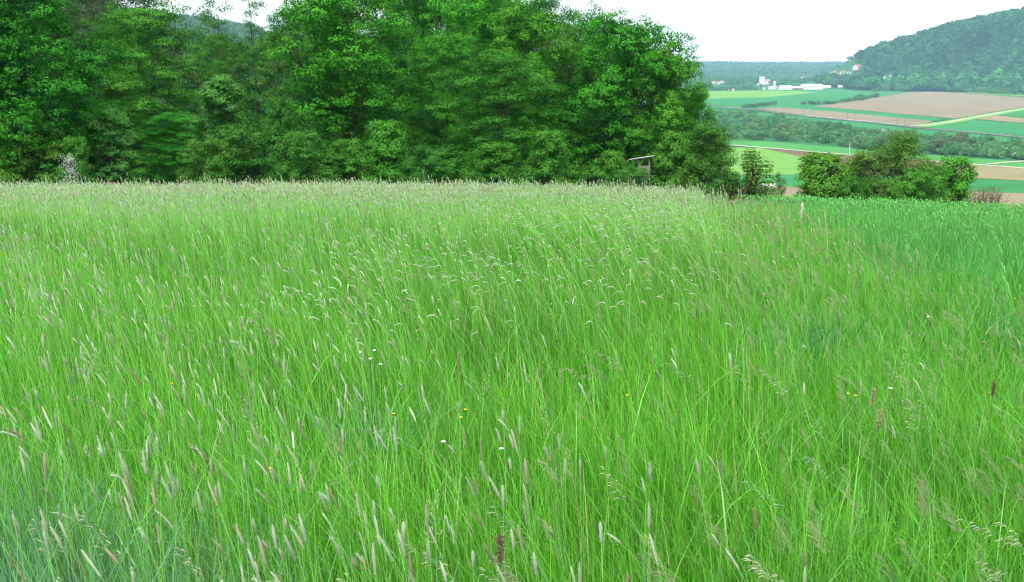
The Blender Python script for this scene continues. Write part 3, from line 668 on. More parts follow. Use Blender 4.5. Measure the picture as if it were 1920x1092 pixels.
def put(name, parts, mat, label, cat='grass'):
    V, Q, c = join(parts); return link(name, mesh_np(name, V, Q, mat, col=c), label=label, cat=cat, kind='stuff')

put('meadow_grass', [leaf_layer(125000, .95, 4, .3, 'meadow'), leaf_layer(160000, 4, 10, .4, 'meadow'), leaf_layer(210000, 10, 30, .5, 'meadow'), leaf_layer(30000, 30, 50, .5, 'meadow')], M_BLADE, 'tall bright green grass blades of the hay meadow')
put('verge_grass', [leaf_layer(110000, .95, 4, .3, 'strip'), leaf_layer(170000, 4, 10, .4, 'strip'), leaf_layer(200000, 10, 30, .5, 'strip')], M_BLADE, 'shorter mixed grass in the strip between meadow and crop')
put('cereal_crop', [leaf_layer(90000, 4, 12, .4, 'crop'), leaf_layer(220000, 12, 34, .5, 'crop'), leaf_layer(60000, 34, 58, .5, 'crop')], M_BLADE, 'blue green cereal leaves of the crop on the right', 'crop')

def heads(n, y0, y1, p, region='meadow'):
    x, y = scatter(n, y0, y1, p=p)
    if region == 'meadow': keep = x < b_meadow(y)+rng.normal(0, .3, n)
    else: keep = (x >= b_meadow(y)) & (x < b_crop(y)+.2)
    keep &= rng.random(n) < .60+.6*vnoise(x, y, .9, 14)+.45*vnoise(x, y, 3.1, 15)
    if y1 <= 5 and region == 'meadow': keep &= rng.random(n) < .28+.8*sstep(.6, -.7, x)
    x, y = x[keep], y[keep]; n = len(x)
    near_edge = sstep(2.6, .4, np.abs(b_meadow(y)-x-1.0))*sstep(4, 6, y)*sstep(16, 11, y)
    h = rng.normal(.80, .09, n)*(1 if region == 'meadow' else .78)*(1-.11*sstep(9, 18, y))+.14*(rng.random(n) < .05)
    lean = np.abs(rng.normal(.12, .10, n))+.5*near_edge*rng.random(n); d = windy(n, .6)
    P = stalk_path(x, y, h, lean, d); wst = np.maximum(.0017, .00042*y)
    cst = mixc(n, (.12, .32, .05), (.20, .42, .10))
    S = ribbons(P, wst+0*x, cst)
    e = P[:, -1]-P[:, -2]; e /= np.linalg.norm(e, axis=1)[:, None]
    ln = rng.uniform(.042, .088, n); rad = np.maximum(rng.uniform(.0032, .0050, n), .00036*y)
    pick = rng.random(n)[:, None]
    col = np.where(pick < .77, mixc(n, (.20, .25, .16), (.34, .37, .28)), np.where(pick < .93, mixc(n, (.16, .17, .10), (.27, .26, .17)), mixc(n, (.15, .13, .08), (.25, .20, .13))))
    col = col*np.array([.97, 1.06, .96])*(1+.15*sstep(8, 20, y))[:, None]
    H_ = spindles(P[:, -1], e, rng.uniform(.0, .35, n)+.5*near_edge, ln, rad, col)
    parts = [S, H_]
    if y1 <= 5:                                       # bristles make the near heads fuzzy
        m = 46; t = rng.random((n, m)); dd = rng.normal(size=(n, m, 3)); dd /= np.linalg.norm(dd, axis=2)[..., None]
        c0 = P[:, -1][:, None, :]+e[:, None, :]*(ln[:, None]*t)[..., None]; c0[..., 2] -= (.17*ln)[:, None]*t**2
        tip = c0+dd*(rad[:, None]*1.75)[..., None]+e[:, None, :]*.003; s = np.cross(dd, e[:, None, :])*.0006
        V = np.stack([c0-s, c0+s, tip+s*.2, tip-s*.2], 2).reshape(-1, 3)
        parts.append((V, np.arange(len(V)).reshape(-1, 4), np.repeat(np.repeat(col*1.15, m, 0), 4, 0)))
    return parts
hp = heads(2900, 1.15, 5, .3)+heads(7000, 5, 11, .2)+heads(78000, 11, 30, .35)+heads(18000, 30, 46, .3)+heads(120, 1.3, 5, .3, 'strip')+heads(700, 5, 11, .3, 'strip')+heads(1500, 11, 26, .3, 'strip')
put('foxtail_grass', hp, M_HEAD, 'pale silvery foxtail seed heads leaning over the hay meadow')

def panicles(n, y0, y1, p, xr, hh=(.5, .8), c1=(.17, .22, .10), c2=(.32, .31, .20), m=70, spread=.055, ln=.15, sp=.0022, droop=.2):
    x, y = scatter(n, y0, y1, p=p); keep = xr(x, y); x, y = x[keep], y[keep]; n = len(x)
    h = rng.uniform(*hh, n); lean = np.abs(rng.normal(.2, .12, n)); d = windy(n, .7)
    P = stalk_path(x, y, h, lean, d); S = ribbons(P, np.maximum(.0015, .0004*y)+0*x, mixc(n, (.09, .2, .05), (.17, .24, .10)))
    e = P[:, -1]-P[:, -2]; e /= np.linalg.norm(e, axis=1)[:, None]
    t = rng.random((n, m)); a = rng.uniform(0, 6.283, (n, m)); L_ = ln*rng.uniform(.7, 1.25, n)[:, None]
    rr = spread*(1-t*.85)*rng.uniform(.2, 1, (n, m))
    root = P[:, -1][:, None, :]-e[:, None, :]*(L_*.6)[..., None]+e[:, None, :]*(L_*t)[..., None]
    tip = root+np.stack([np.cos(a)*rr, np.sin(a)*rr, rr*(.55-droop)], -1)+e[:, None, :]*.012
    tip[..., 0] -= .02*t
    s = np.array([.00022, .0001, .00022])*np.maximum(.8, .3*y)[:, None, None]
    V1 = np.stack([root-s, root+s, tip+s, tip-s], 2).reshape(-1, 3)
    sz = (np.maximum(sp, .0005*y))[:, None]*rng.uniform(.6, 1.4, (n, m))
    N = rng.normal(size=(n*m, 3)); V2, Q2 = leaf_quads(tip.reshape(-1, 3), N, sz.ravel()*1.6, asp=.5)
    cc = mixc(n, c1, c2)
    return [S, (V1, np.arange(len(V1)).reshape(-1, 4), np.repeat(cc*.8, m*4, 0)), (V2, Q2, np.repeat(np.repeat(cc, m, 0)*rng.uniform(.75, 1.3, (n*m, 1)), 4, 0))]
right = lambda x, y: (x > .30+.1*y+rng.normal(0, .35, len(x))) & (x < b_crop(y)+.3)
anyw = lambda x, y: (x < b_crop(y)) & (rng.random(len(x)) < .5+.5*vnoise(x, y, .8, 44))
fine = panicles(330, 1.3, 3.4, .2, right, hh=(.42, .74))+panicles(1100, 3.4, 9, .2, right, hh=(.36, .6), m=30)+panicles(4000, 9, 26, .3, right, hh=(.35, .6), m=18, c2=(.30, .22, .15))
fine += panicles(110, 1.3, 5, .2, anyw, hh=(.5, .8), c1=(.14, .19, .08), c2=(.24, .26, .14))+panicles(1000, 5, 14, .2, anyw, hh=(.5, .76), m=20, c1=(.20, .27, .13), c2=(.33, .34, .20))+panicles(2600, 14, 32, .2, anyw, hh=(.5, .72), m=9, c1=(.22, .27, .14), c2=(.34, .33, .21))
put('bent_grass', fine, M_HEAD, 'fine brownish flowering grass panicles forming a thin veil')
low = lambda x, y: (rng.random(len(x)) < .9)
# drooping brome heads along the front
def brome(n, y0, y1):
    x, y = scatter(n, y0, y1, p=.2); h = rng.uniform(.62, .86, n); lean = np.abs(rng.normal(.3, .12, n)); d = windy(n, .8)
    P = stalk_path(x, y, h, lean, d, 7); parts = [ribbons(P, .0022+0*x, mixc(n, (.10, .21, .08), (.17, .27, .13)))]
    e = P[:, -1]-P[:, -2]; e /= np.linalg.norm(e, axis=1)[:, None]; c = mixc(n, (.16, .27, .13), (.34, .33, .22))
    for j in range(13):
        t = (j+.5)/13; root = P[:, -1]-e*.10+e*.16*t; root[:, 2] -= .03*t*t
        a = rng.uniform(0, 6.28, n); off = np.stack([np.cos(a), np.sin(a), .2+0*a], -1)*(.022*(1-t*.6))
        dd = e*.8+off*8+np.stack([0*a, 0*a, -.5+0*a], -1); dd /= np.linalg.norm(dd, axis=1)[:, None]
        parts.append(spindles(root+off, dd, rng.uniform(.2, .8, n), rng.uniform(.014, .024, n), .0019+0*x, c*rng.uniform(.8, 1.2, (n, 1)), rings=4, k=3))
        V = np.stack([root-.0004, root+.0004, root+off+.0003, root+off-.0003], 1).reshape(-1, 3); parts.append((V, np.arange(len(V)).reshape(-1, 4), np.repeat(c*.8, 4, 0)))
    return parts
put('brome_grass', brome(120, 1.25, 2.3)+brome(60, 2.3, 4.5), M_HEAD, 'drooping oat-like grass heads along the front of the meadow')
# broad leaves at the very front
x, y = scatter(2600, 1.05, 2.6, p=.2); n = len(x)
put('broad_grass', [blades(x, y, rng.uniform(.35, .66, n), rng.uniform(.006, .011, n), np.abs(rng.normal(.45, .3, n)), windy(n, 2.2), mixc(n, (.035, .15, .045), (.075, .24, .075)), seg=6)], M_BLADE, 'broad blue green grass blades at the front edge')
# ears on the crop
x, y = scatter(26000, 5, 52, p=.4); k_ = (x > b_crop(y)) & (rng.random(26000) < sstep(7, 19, y)*.9+.1); x, y = x[k_], y[k_]; n = len(x)
P = stalk_path(x, y, rng.normal(.66, .05, n), np.abs(rng.normal(.14, .1, n)), windy(n, 1)); e = P[:, -1]-P[:, -2]; e /= np.linalg.norm(e, axis=1)[:, None]
put('cereal_ears', [ribbons(P, np.maximum(.003, .0005*y), mixc(n, (.04, .17, .04), (.07, .25, .06))), spindles(P[:, -1], e, rng.uniform(.1, .4, n), rng.uniform(.06, .1, n), np.maximum(.0055, .00045*y), mixc(n, (.075, .30, .055), (.14, .42, .10)))], M_HEAD, 'light green young ears standing over the crop', 'crop')

# herbs one can point at
def herb(px, py, Y, H, W, n, col1, col2, name, label, heads_=(), lw=.012, seed=3):
    global rng
    keep = rng; rng = np.random.default_rng(seed); p = at(px, py, Y); x0 = p[0]; g = float(G(x0, Y))
    e = empty(name, (x0, Y, g), 0, label, 'herb')
    x = x0+rng.normal(0, W*.28, n); y = Y+rng.normal(0, W*.28, n)
    a = np.arctan2(y-Y, x-x0)+rng.normal(0, .5, n)
    V, Q, c = blades(x, y, rng.uniform(.5, 1, n)*H, rng.uniform(.6, 1.3, n)*lw, np.abs(rng.normal(.5, .25, n)), a, mixc(n, col1, col2), seg=6)
    V = V-np.array([x0, Y, g]); link('leaves', mesh_np('leaves', V, Q, M_BLADE, col=c), e)
    for hx, hy, hz in heads_:
        b = MB(); b.tube([(hx*.6, hy, 0), (hx, hy, hz*.6), (hx, hy, hz)], [.003, .0025, .002], 5); o = link('stem', b.mesh('stem', leafmat('stem', attr=False, base=(.05, .15, .04))), e)
        d = sph(140, rng); d[:, 2] = np.abs(d[:, 2]); V, Q = leaf_quads(np.array([hx, hy, hz])+d*np.array([.008, .008, .005]), d, np.full(140, .004), asp=.6, r=rng)
        link('flower_head', mesh_np('flower_head', V, Q, M_HEAD, col=np.full((len(V), 3), .62)), e)
    rng = keep
herb(690, 640, 4.3, .66, .26, 110, (.03, .15, .045), (.08, .25, .10), 'thistle_plant', 'bluish green leafy plant with tiny white flower heads left of centre of the meadow', [(.03, -.02, .72), (.0, .05, .66), (-.04, .02, .70), (.05, .03, .64)], .014, 3)
herb(1497, 520, 6.6, .50, .30, 130, (.022, .13, .04), (.06, .22, .075), 'leafy_herb', 'left one of two dark green leafy tufts in the grass strip', [], .02, 4)
herb(1582, 505, 7.0, .54, .24, 130, (.018, .11, .02), (.04, .18, .035), 'leafy_herb', 'right darker one of two leafy tufts in the grass strip', [], .016, 5)

def flower_at(px, py, drop_h, kind_, label, group, name='flower'):
    """a stem with a small flower whose head is seen at that place in the photo"""
    d = ray(px, py); ys_ = np.linspace(1, 20, 2000); zs = EZ+d[2]*ys_/d[1]; g = G(d[0]*ys_/d[1], ys_); i = np.argmax(zs <= g+drop_h)
    x, Y = d[0]*ys_[i]/d[1], ys_[i]; h = drop_h; e = empty(name, (x, Y, g[i]), random.uniform(0, 6), label, 'flower', group)
    b = MB(); b.tube([(.03, 0, 0), (.01, .01, h*.6), (0, 0, h)], [.0016, .0013, .001], 5); link('stem', b.mesh('stem', M_STEM), e)
    r = np.random.default_rng(int(px)); rad, colr = {'yellow': (.0055, (.75, .52, .02)), 'white': (.0075, (.66, .66, .62)), 'brown': (.011, (.13, .09, .06)), 'tan': (.006, (.28, .25, .14))}[kind_]
    if kind_ in ('brown', 'tan'):
        m = 320; P = np.stack([r.normal(size=m)*rad*.45, r.normal(size=m)*rad*.45, h-.07*r.random(m)], 1); V, Q = leaf_quads(P, r.normal(size=(m, 3)), r.uniform(.004, .009, m), r=r)
    else:
        m = 7; a = np.arange(m)*2*np.pi/m; P = np.stack([np.cos(a)*rad*.6, np.sin(a)*rad*.6, h+0*a], 1); V, Q = leaf_quads(P, np.stack([np.cos(a)*-.35, np.sin(a)*-.35, 1+0*a], 1), np.full(m, rad*1.3), asp=.9, r=r)
    link('seed_head' if kind_ in ('brown', 'tan') else 'petals', mesh_np('petals', V, Q, M_HEAD, col=np.tile(np.array([colr]), (len(V), 1))), e)
M_STEM = leafmat('stem', attr=False, base=(.06, .17, .04))
for px, py in ((872, 768), (864, 784), (738, 776), (1604, 742), (1590, 738), (1176, 742), (505, 880), (322, 720), (835, 430), (1903, 560)):
    flower_at(px, py, .62, 'yellow', 'tiny yellow buttercup among the tall grass', 'yellow buttercups in the meadow')
for px, py, l in ((831, 829, 'small white flower low in the middle of the meadow'), (1670, 729, 'small white flower right of the meadow edge'), (940, 842, 'tiny white flower cluster beside the low middle flower'), (1228, 452, 'small white dot of a flower in the far meadow'), (1611, 412, 'small white flower near the wooden stake'), (1740, 594, 'small white flower in the grass on the right')):
    flower_at(px, py, .66 if py > 500 else .6, 'white', l, None)
for px, py, l, k_ in ((1864, 716, 'reddish brown dock seed head standing at the right', 'brown'), (1638, 728, 'tan seed head on a pale stalk right of the meadow edge', 'tan'), (1650, 770, 'thin dry tan head below the tan seed head', 'tan'), (938, 1005, 'upright brown seed head at the front near the bottom edge', 'brown')):
    flower_at(px, py, .78 if px != 1864 else .62, k_, l, None, 'seed_stalk')
HAZE = 0.9e-4
V_TERRAIN_MIN = Z.min()
HOUSES = []
# ------------------------------------------------------------------ village
def house(px, py, Y, wpx, hpx, roofpx, rot, label, name='house', wall=M_WHITE, roof=M_TILE, depth=None, group=None, windows=2):
    """px,py: middle of the foot of the wall as seen; sizes in photo pixels at that distance"""
    p = drop(px, py, y0=1500); Y = float(p[1]); g = float(p[2]); u = Y/F; W, H_, Rr = wpx*u, hpx*u, roofpx*u; D = depth or W*.7; H2 = H_; HOUSES.append((p[0], Y))
    e = empty(name, (p[0], Y, g), R(rot), label, 'building', group)
    b = MB(); b.box((0, 0, H2/2-.5), (W, D, H2+1)); n = len(b.v)
    if Rr > 0:
        b.v += [(-W/2, -D/2, H2), (-W/2, D/2, H2), (-W/2, 0, H2+Rr*.97), (W/2, -D/2, H2), (W/2, D/2, H2), (W/2, 0, H2+Rr*.97)]; b.f += [(n, n+2, n+1), (n+3, n+4, n+5)]
    link('wall', b.mesh('wall', wall), e)
    b = MB(); o = .5
    if Rr > 0:
        v = [(-W/2-o, -D/2-o, H2-.3), (W/2+o, -D/2-o, H2-.3), (W/2+o, 0, H2+Rr), (-W/2-o, 0, H2+Rr), (-W/2-o, D/2+o, H2-.3), (W/2+o, D/2+o, H2-.3)]; v += [(a, c, z+.35) for a, c, z in v]
        b.v = v; b.f = [(0, 1, 2, 3), (3, 2, 5, 4), (6, 9, 8, 7), (9, 10, 11, 8), (0, 6, 7, 1), (4, 5, 11, 10), (0, 3, 9, 6), (3, 4, 10, 9), (1, 7, 8, 2), (2, 8, 11, 5)]
    else: b.box((0, 0, H2+.25), (W+.8, D+.8, .5))
    link('roof', b.mesh('roof', roof), e)
    for i in range(windows):
        link('window', MB().box(((i+.5)/windows*W-W/2, -D/2-.04, H2*.6), (min(1.6, W/windows*.4), .12, min(1.5, H2*.3))).mesh('window', M_GLASS), e)
    return e
house(1428, 160, 2560, 7.5, 15, 0, 8, 'tall white tower block standing over the village', 'tower', M_WHITE, M_GREYW, depth=9, windows=3)
house(1422.5, 164, 2540, 5, 6, 2, 30, 'small white gabled house left of the foot of the tower', wall=M_WHITE, roof=M_BROWNTILE)
house(1438, 158, 2580, 11, 5, 3.5, -15, 'grey roofed house just right of the white tower', wall=M_GREYW, roof=M_BROWNTILE)
house(1432, 169, 2430, 4.5, 5, 0, 0, 'small grey green shed below the tower', 'shed', M_GREYW, M_METAL, windows=0)
house(1452, 163, 2520, 4, 8, 2, 20, 'narrow white gable left of the long halls', wall=M_WHITE, roof=M_GREYW)
house(1448, 168, 2460, 13, 4, 1.2, 0, 'low white building at the left end of the works', 'hall', M_WHITE, M_GREYW, windows=4)
house(1472, 168.5, 2450, 22, 4.5, 2.4, 6, 'white hall with shallow pitched roof left of the reddish hall', 'hall', M_WHITE, M_GREYW, windows=5)
house(1492, 168, 2440, 22, 3.2, 1.6, -4, 'long low reddish hall in the middle of the works', 'hall', M_BROWNTILE, M_WHITE, windows=5)
house(1521, 168, 2460, 34, 7.8, 1.5, -6, 'largest white hall of the works', 'hall', M_WHITE, M_WHITE, depth=45, windows=6)
house(1548, 165.5, 2480, 16, 3, 1.6, 0, 'pale low hall right of the largest white hall', 'hall', M_CREAM, M_GREYW, windows=3)
house(1576, 164, 2480, 10, 1.8, 1.4, 0, 'small flat building at the right end of the works', 'hall', M_WHITE, M_GREYW, windows=2)
for i, (px, py, w_, l) in enumerate(((1338, 157, 6, 'white house with red roof at the left end of the village'), (1347, 158, 5, 'second red roofed house at the left end of the village'), (1354, 156, 5, 'third small red roofed house at the left end of the village'), (1356, 170, 5, 'white house low at the field edge on the left'), (1375, 170.5, 5, 'white house with a bright gable above the yellow green field'), (1365, 169, 4, 'tiny white house between two others at the field edge'))):
    house(px, py, 2650 if py < 160 else 2440, w_, 2.4, 2.2, [20, -15, 35, 0, 60, 10][i], l, windows=1)
for i, (px, py) in enumerate(((1560, 138.5), (1566, 137), (1572, 141), (1578, 138), (1584, 137.5), (1590, 139), (1596, 139), (1587, 142), (1576, 144), (1602, 144))):
    house(px, py, 2660, 5.2, 2.3, 2.0, [10, 40, -20, 15, -35, 5, 25, 60, 0, 30][i], 'small pale house with red roof in the cluster on the slope', roof=[M_TILE, M_BROWNTILE][i % 2], group='houses clustered on the village slope', windows=1)
house(1608, 131, 2640, 15, 5, 4, 35, 'large white house with big gable highest on the slope', wall=M_WHITE, roof=M_TILE, windows=3)
house(1503, 149, 2900, 4, 2.4, 1.5, 10, 'left one of two white houses among the trees above the works', windows=1)
house(1509, 147.5, 2900, 4, 2.4, 1.5, -20, 'right one of two white houses among the trees above the works', windows=1)
house(1659, 147, 2300, 4, 2.2, 1.4, 10, 'small white house half hidden in the trees left of the hill', windows=1)
house(1669, 144, 2300, 2.6, 2, 1.2, 0, 'tiny white hut in the trees left of the hill', windows=1)
house(1840, 153, 1960, 5, 1.6, 1.2, 5, 'grey roofed house half hidden in the wood at the foot of the hill', wall=M_GREYW, roof=M_GREYW, windows=2)

# ------------------------------------------------------------------ woods far away
def crowns_mesh(name, X_, Y_, rad, hgt, cards, col1, col2, seed=1, z=None, light=None, card=.34, ico=True):
    """many tree crowns as one mass: each a lumpy cluster of foliage cards round a dark core"""
    r = np.random.default_rng(seed); n = len(X_); zb = G(X_, Y_) if z is None else z
    m = cards; d = sph(n*m, r).reshape(n, m, 3); d[..., 2] = np.abs(d[..., 2])*1.05-.25
    lump = 1+.16*np.sin(d[..., 0]*5+r.uniform(0, 6, (n, 1)))+.16*np.sin(d[..., 1]*6+r.uniform(0, 6, (n, 1)))
    rr = lump*r.uniform(.72, 1.05, (n, m))
    P = np.stack([X_[:, None]+d[..., 0]*rr*rad[:, None], Y_[:, None]+d[..., 1]*rr*rad[:, None], (zb+hgt*.55)[:, None]+d[..., 2]*rr*(hgt*.5)[:, None]], -1).reshape(-1, 3)
    N = d.reshape(-1, 3)+r.normal(size=(n*m, 3))*.35; S = np.repeat(rad, m)*card*r.uniform(.7, 1.4, n*m)*1.5
    V, Q = leaf_quads(P, N, S, asp=.85, r=r)
    k = np.clip(r.normal(.45, .28, n), 0, 1)[:, None]; c = np.array(col1)*(1-k)+np.array(col2)*k
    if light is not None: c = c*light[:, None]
    cc = np.repeat(c, m, 0)*r.uniform(.82, 1.18, (n*m, 1))
    return mesh_np(name, V, Q, M_FAR, col=np.repeat(cc, 4, 0))
def fieldpts(n, x0, x1, y0, y1, ok, seed):
    r = np.random.default_rng(seed); x = r.uniform(x0, x1, n); y = r.uniform(y0, y1, n); k = ok(x, y); return x[k], y[k], r
def clear(x, y, front):
    k = np.ones(len(x), bool)
    for hx, hy in HOUSES: k &= ~((np.abs(x-hx*y/hy) < 11) & (y < hy+12) & (y > hy-front))
    return k
def hillfoot(x): return 1900+np.clip((1050-x)*.9, -50, 330)
# the wooded hill on the right
r0_ = np.random.default_rng(2)
x, y, r = fieldpts(11500, 740, 1750, 1840, 2480, lambda x, y: (y > hillfoot(x)-45) & (x < .62*y+180) & clear(x, y, 75), 11)
big = y < hillfoot(x)+110
rad = np.where(big, r.uniform(6, 12, len(x)), r.uniform(4.5, 9.5, len(x)))
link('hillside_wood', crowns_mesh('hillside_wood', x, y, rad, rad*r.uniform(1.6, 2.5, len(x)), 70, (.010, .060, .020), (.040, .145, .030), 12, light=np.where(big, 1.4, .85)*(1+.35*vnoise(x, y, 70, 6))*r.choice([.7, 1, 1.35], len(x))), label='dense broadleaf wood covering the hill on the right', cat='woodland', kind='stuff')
# low scrub between the bushes of the band across the valley
r = np.random.default_rng(21); pp = []
for i in range(760):
    px = r.uniform(1200, 2010); lo, hi = np.interp(px, [1335, 1400, 1480, 1560, 1640, 1720, 1800, 1860, 1930, 2010], [210, 214, 224, 238, 249, 260, 266, 272, 280, 290]), np.interp(px, [1335, 1480, 1640, 1800, 2010], [256, 264, 282, 293, 306]); pp.append(drop(px, r.uniform(lo, hi), y0=150))
pp = np.array(pp); rad = r.uniform(1.6, 3.4, len(pp)); link('valley_scrub', crowns_mesh('valley_scrub', pp[:, 0], pp[:, 1], rad, rad*1.5, 90, (.045, .14, .04), (.10, .22, .07), 22, z=pp[:, 2]-.5), label='low scrub filling the ground between the bushes across the valley', cat='scrub', kind='stuff')
# the far ridge
x, y, r = fieldpts(9000, 700, 3300, 3950, 5750, lambda x, y: (x < .6*y) & (x > .14*y), 13)
rad = r.uniform(9, 16, len(x)); link('ridge_wood', crowns_mesh('ridge_wood', x, y, rad, rad*1.5, 26, (.02, .07, .022), (.05, .12, .03), 14, card=.5), label='blue hazy woods on the far ridge across the valley', cat='woodland', kind='stuff')
# the hill seen through the gap in the left wood
x, y, r = fieldpts(1500, -640, -330, 1150, 1640, lambda x, y: y > 1150, 15)
rad = r.uniform(5, 8, len(x)); link('gap_wood', crowns_mesh('gap_wood', x, y, rad, rad*1.9, 60, (.022, .07, .022), (.05, .13, .03), 16), label='blue wooded hillside seen through the gap in the left wood', cat='woodland', kind='stuff')
# trees round the village and at the foot of the ridge
x, y, r = fieldpts(2600, 380, 1150, 2500, 3900, lambda x, y: (x < .46*y) & clear(x, y, 150), 17)
rad = r.uniform(5, 9, len(x)); link('village_trees', crowns_mesh('village_trees', x, y, rad, rad*1.35, 46, (.024, .085, .024), (.055, .15, .035), 18), label='mixed trees round the village and up the slope behind it', cat='woodland', kind='stuff')

# ------------------------------------------------------------------ bushes and copses on the valley floor
def far_bush(seed, tall=1.0, col=(.038, .125, .036), top=(.095, .225, .07)):
    r = np.random.default_rng(seed); P, N, S, Cc = [], [], [], []
    for i in range(11):
        a = r.uniform(0, 6.28); q = r.uniform(0, .62); c = np.array([math.cos(a)*q, math.sin(a)*q, r.uniform(.25, .72)*tall]); lr = r.uniform(.24, .42)
        if c[2]+lr*.8 > tall: c[2] = tall-lr*.8
        m = 90; d = sph(m, r); d[:, 2] = np.where(d[:, 2] < -.4, -d[:, 2], d[:, 2]); P.append(c+d*lr*r.uniform(.75, 1.08, (m, 1))); N.append(d+r.normal(size=(m, 3))*.4+np.array([0, 0, .3])); S.append(r.uniform(.08, .17, m))
        k = np.clip(r.normal(.5, .3), 0, 1); k = np.clip(k+r.normal(0, .15, m), 0, 1)[:, None]; Cc.append(np.array(col)*(1-k)+np.array(top)*k)
    P = np.concatenate(P); P[:, 2] = np.maximum(P[:, 2], .02); V, Q = leaf_quads(P, np.concatenate(N), np.concatenate(S), asp=.8, r=r)
    b = MB(); b.tube([(0, 0, -.1), (.02, 0, .3), (0, .03, .6*tall)], [.05, .04, .02], 5)
    return mesh_np('crown', V, Q, M_FAR, col=np.repeat(np.concatenate(Cc), 4, 0)), b.mesh('trunk', M_BARK)
FB = [far_bush(100+i, [1, 1.15, 1.3, .8, 1.0][i]) for i in range(5)]
FBW = far_bush(120, .9, (.30, .34, .26), (.55, .57, .48))
FBO = far_bush(121, 1.25, (.060, .10, .045), (.11, .16, .075))
def bush_at(px, py, r_, proto, label, group=None, name='valley_bush', tint=(1, 1, 1), cat='bush', h=1.0):
    p = drop(px, py, y0=150); e = empty(name, p, random.uniform(0, 6.28), label, cat, group); e.scale = (r_, r_, r_*h)
    link('trunk', proto[1], e); c = link('crown', proto[0], e); c.color = (*tint, 1); return e
def band(xs_, lo, hi, px): return np.interp(px, xs_, lo), np.interp(px, xs_, hi)
BX = [1335, 1400, 1480, 1560, 1640, 1720, 1800, 1860, 1930, 2010]
B_HI = [212, 216, 226, 240, 251, 262, 268, 274, 282, 292]   # farthest feet
B_LO = [258, 262, 266, 272, 284, 288, 294, 298, 302, 308]   # nearest feet
rb = random.Random(5); n_b = 0
GBAND = 'bushes in the green band across the valley'
while n_b < 285:
    px = rb.uniform(1335, 2010); lo, hi = np.interp(px, BX, B_HI), np.interp(px, BX, B_LO); t = rb.random()**1.2; py = hi-(hi-lo)*t
    if 1500 < px < 1720 and t > .72 and rb.random() < .8: continue
    tint = rb.choice([(1, 1, 1), (.9, .95, .95), (1.15, 1.1, 1), (.9, 1.05, .9), (1.25, 1.15, 1.05), (.75, .85, .85)])
    bush_at(px, py, rb.uniform(3.2, 7.0), FB[n_b % 5] if rb.random() > .08 else FBO, 'mid green bush in the dense band of bushes across the valley', GBAND, tint=tint, h=rb.uniform(.8, 1.35)); n_b += 1
for px, py, r_, l in ((1802, 291, 2.6, 'first white flowering hawthorn from the left beside the valley track'), (1845, 293, 3.0, 'larger white flowering hawthorn in the middle of the valley bushes at right'), (1868, 291, 2.0, 'small white flowering hawthorn right of the larger one'), (1906, 297, 4.2, 'widest pale flowering hawthorn near the right edge'), (1660, 250, 3.8, 'pale whitish bush at the top of the band below the brown strip'), (1622, 279, 2.2, 'white flowering bush just right of the utility pole')):
    bush_at(px, py, r_, FBW, l, None, 'hawthorn_bush', h=.9)
GH = 'bushes of the hedge between the far fields'
for i in range(13):
    px = 1394+i*4.8+rb.uniform(-1.5, 1.5); bush_at(px, np.interp(px, [1390, 1455], [204.5, 197]), rb.uniform(4.2, 6.4), FB[i % 5], 'dark bush in the short hedge left of the long brown strip', 'bushes of the short hedge in the far fields', tint=(.75, .8, .8))
for i in range(22):
    px = 1503+i*6.6+rb.uniform(-2, 2); bush_at(px, np.interp(px, [1500, 1560, 1600, 1650], [197.5, 196.5, 191, 183]), rb.uniform(4, 6) if px < 1590 else rb.uniform(6, 9.5), FB[i % 5], 'dark bush in the hedge running up beside the big brown field', 'bushes of the long hedge beside the brown field', tint=(.8, .85, .85))
bush_at(1612, 190, 10.5, FB[0], 'big dark round tree in the hedge beside the brown field', None, 'round_tree', (.7, .75, .75), 'tree', 1.0)
bush_at(1640, 184, 9, FB[3], 'second big round tree in the hedge at the corner of the brown field', None, 'round_tree', (.85, .9, .85), 'tree', 1.0)
for i in range(26):
    px = 1640+i*12+rb.uniform(-4, 4); py = np.interp(px, [1640, 1740, 1830, 1920], [174, 171, 176, 180])-.6
    bush_at(px, py, rb.uniform(7, 12), FB[i % 5], 'leafy tree at the foot of the wooded hill', 'trees at the foot of the wooded hill', 'hillfoot_tree', rb.choice([(1, 1.05, 1), (.85, .9, .9), (1.15, 1.15, 1)]), 'tree', rb.uniform(.9, 1.2))
for i in range(34):
    px = 1326+i*6.3; py = np.interp(px, [1320, 1430, 1500, 1560, 1640], [171.5, 168.5, 169, 166, 165])
    if 1432 < px < 1585: continue
    bush_at(px, py, rb.uniform(8, 13), FB[i % 5], 'green tree at the village edge behind the yellow green field', 'trees at the village edge', 'village_edge_tree', rb.choice([(1, 1.05, 1), (.85, .9, .9), (1.15, 1.15, 1)]), 'tree', rb.uniform(.8, 1.3))

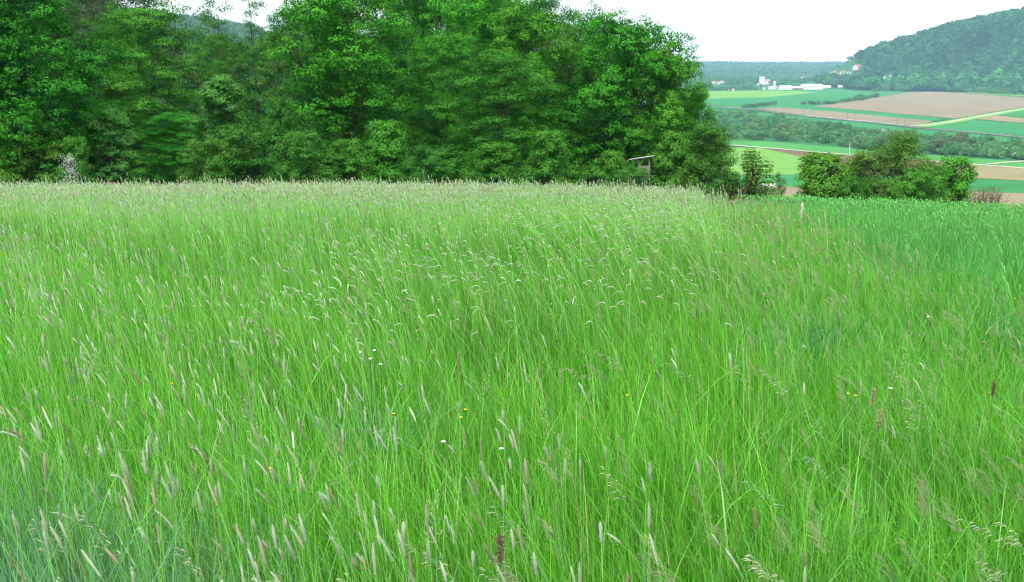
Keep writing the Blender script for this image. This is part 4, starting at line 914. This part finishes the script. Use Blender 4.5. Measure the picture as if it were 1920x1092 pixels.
# railway masts, utility pole, covered pile
def mast(px, py, flip):
    p = drop(px, py, y0=200); e = empty('railway_mast', p, 0, 'dark steel railway mast with side arm beside the line', 'mast', 'railway masts along the valley line')
    link('pole', MB().bar((0, 0, -.3), (0, 0, 8), .22, 6).mesh('pole', M_METAL), e); link('arm', MB().bar((0, 0, 6.8), (2.6*flip, -.4, 6.9), .09, 5).bar((0, 0, 7.8), (2.6*flip, -.4, 6.95), .06, 5).mesh('arm', M_METAL), e)
for i, (px, py) in enumerate(((1437, 209.5), (1453, 211.5), (1507, 219), (1522, 220.5), (1588, 227), (1602, 228.5), (1682, 236.5), (1695, 238), (1790, 247.5), (1870, 255.5))): mast(px, py, 1 if i % 2 else -1)
p = drop(1592, 294, y0=200); e = empty('utility_pole', p, 0, 'pale slender utility pole standing beside the valley track', 'pole')
link('pole', MB().tube([(0, 0, -.3), (0, 0, 8.4)], [.17, .11], 8).mesh('pole', M_GREYW), e); link('crossarm', MB().box((0, 0, 7.9), (1.4, .1, .1)).mesh('crossarm', M_WOOD), e)
p = drop(1444, 352, y0=200); P_ = MB()
r = np.random.default_rng(3); V = []; nu, nv = 18, 8
for j in range(nv+1):
    for i in range(nu):
        a = 2*math.pi*i/nu; t = j/nv; rr = math.cos(t*math.pi/2)**.55; V.append((math.cos(a)*3.9*rr+r.normal()*.05, math.sin(a)*2.1*rr+r.normal()*.05, 2.3*math.sin(t*math.pi/2)*(1+.06*r.normal())))
Q = [(j*nu+i, j*nu+(i+1) % nu, (j+1)*nu+(i+1) % nu, (j+1)*nu+i) for j in range(nv) for i in range(nu)]
o = link('covered_pile', mesh_np('covered_pile', V, Q, M_TARP, smooth=True), label='pale sheet covering a long low pile in the gap left of the bush group', cat='pile'); o.location = p

# ------------------------------------------------------------------ the air in the valley
m, t, o_ = newmat('haze_air'); vol = t.nodes.new('ShaderNodeVolumePrincipled')
vol.inputs['Color'].default_value = (.44, .78, 1.0, 1); vol.inputs['Density'].default_value = HAZE; vol.inputs['Anisotropy'].default_value = 0.0
t.links.new(vol.outputs[0], o_.inputs['Volume'])
hz = MB(); zl = float(V_TERRAIN_MIN)-1.0; zh = 260.0
hz.box((0, 3150, (zl+zh)/2), (13400, 6700, zh-zl)); hb = link('haze', hz.mesh('haze', m), kind='stuff', label='thin bluish haze lying over the valley', cat='haze')
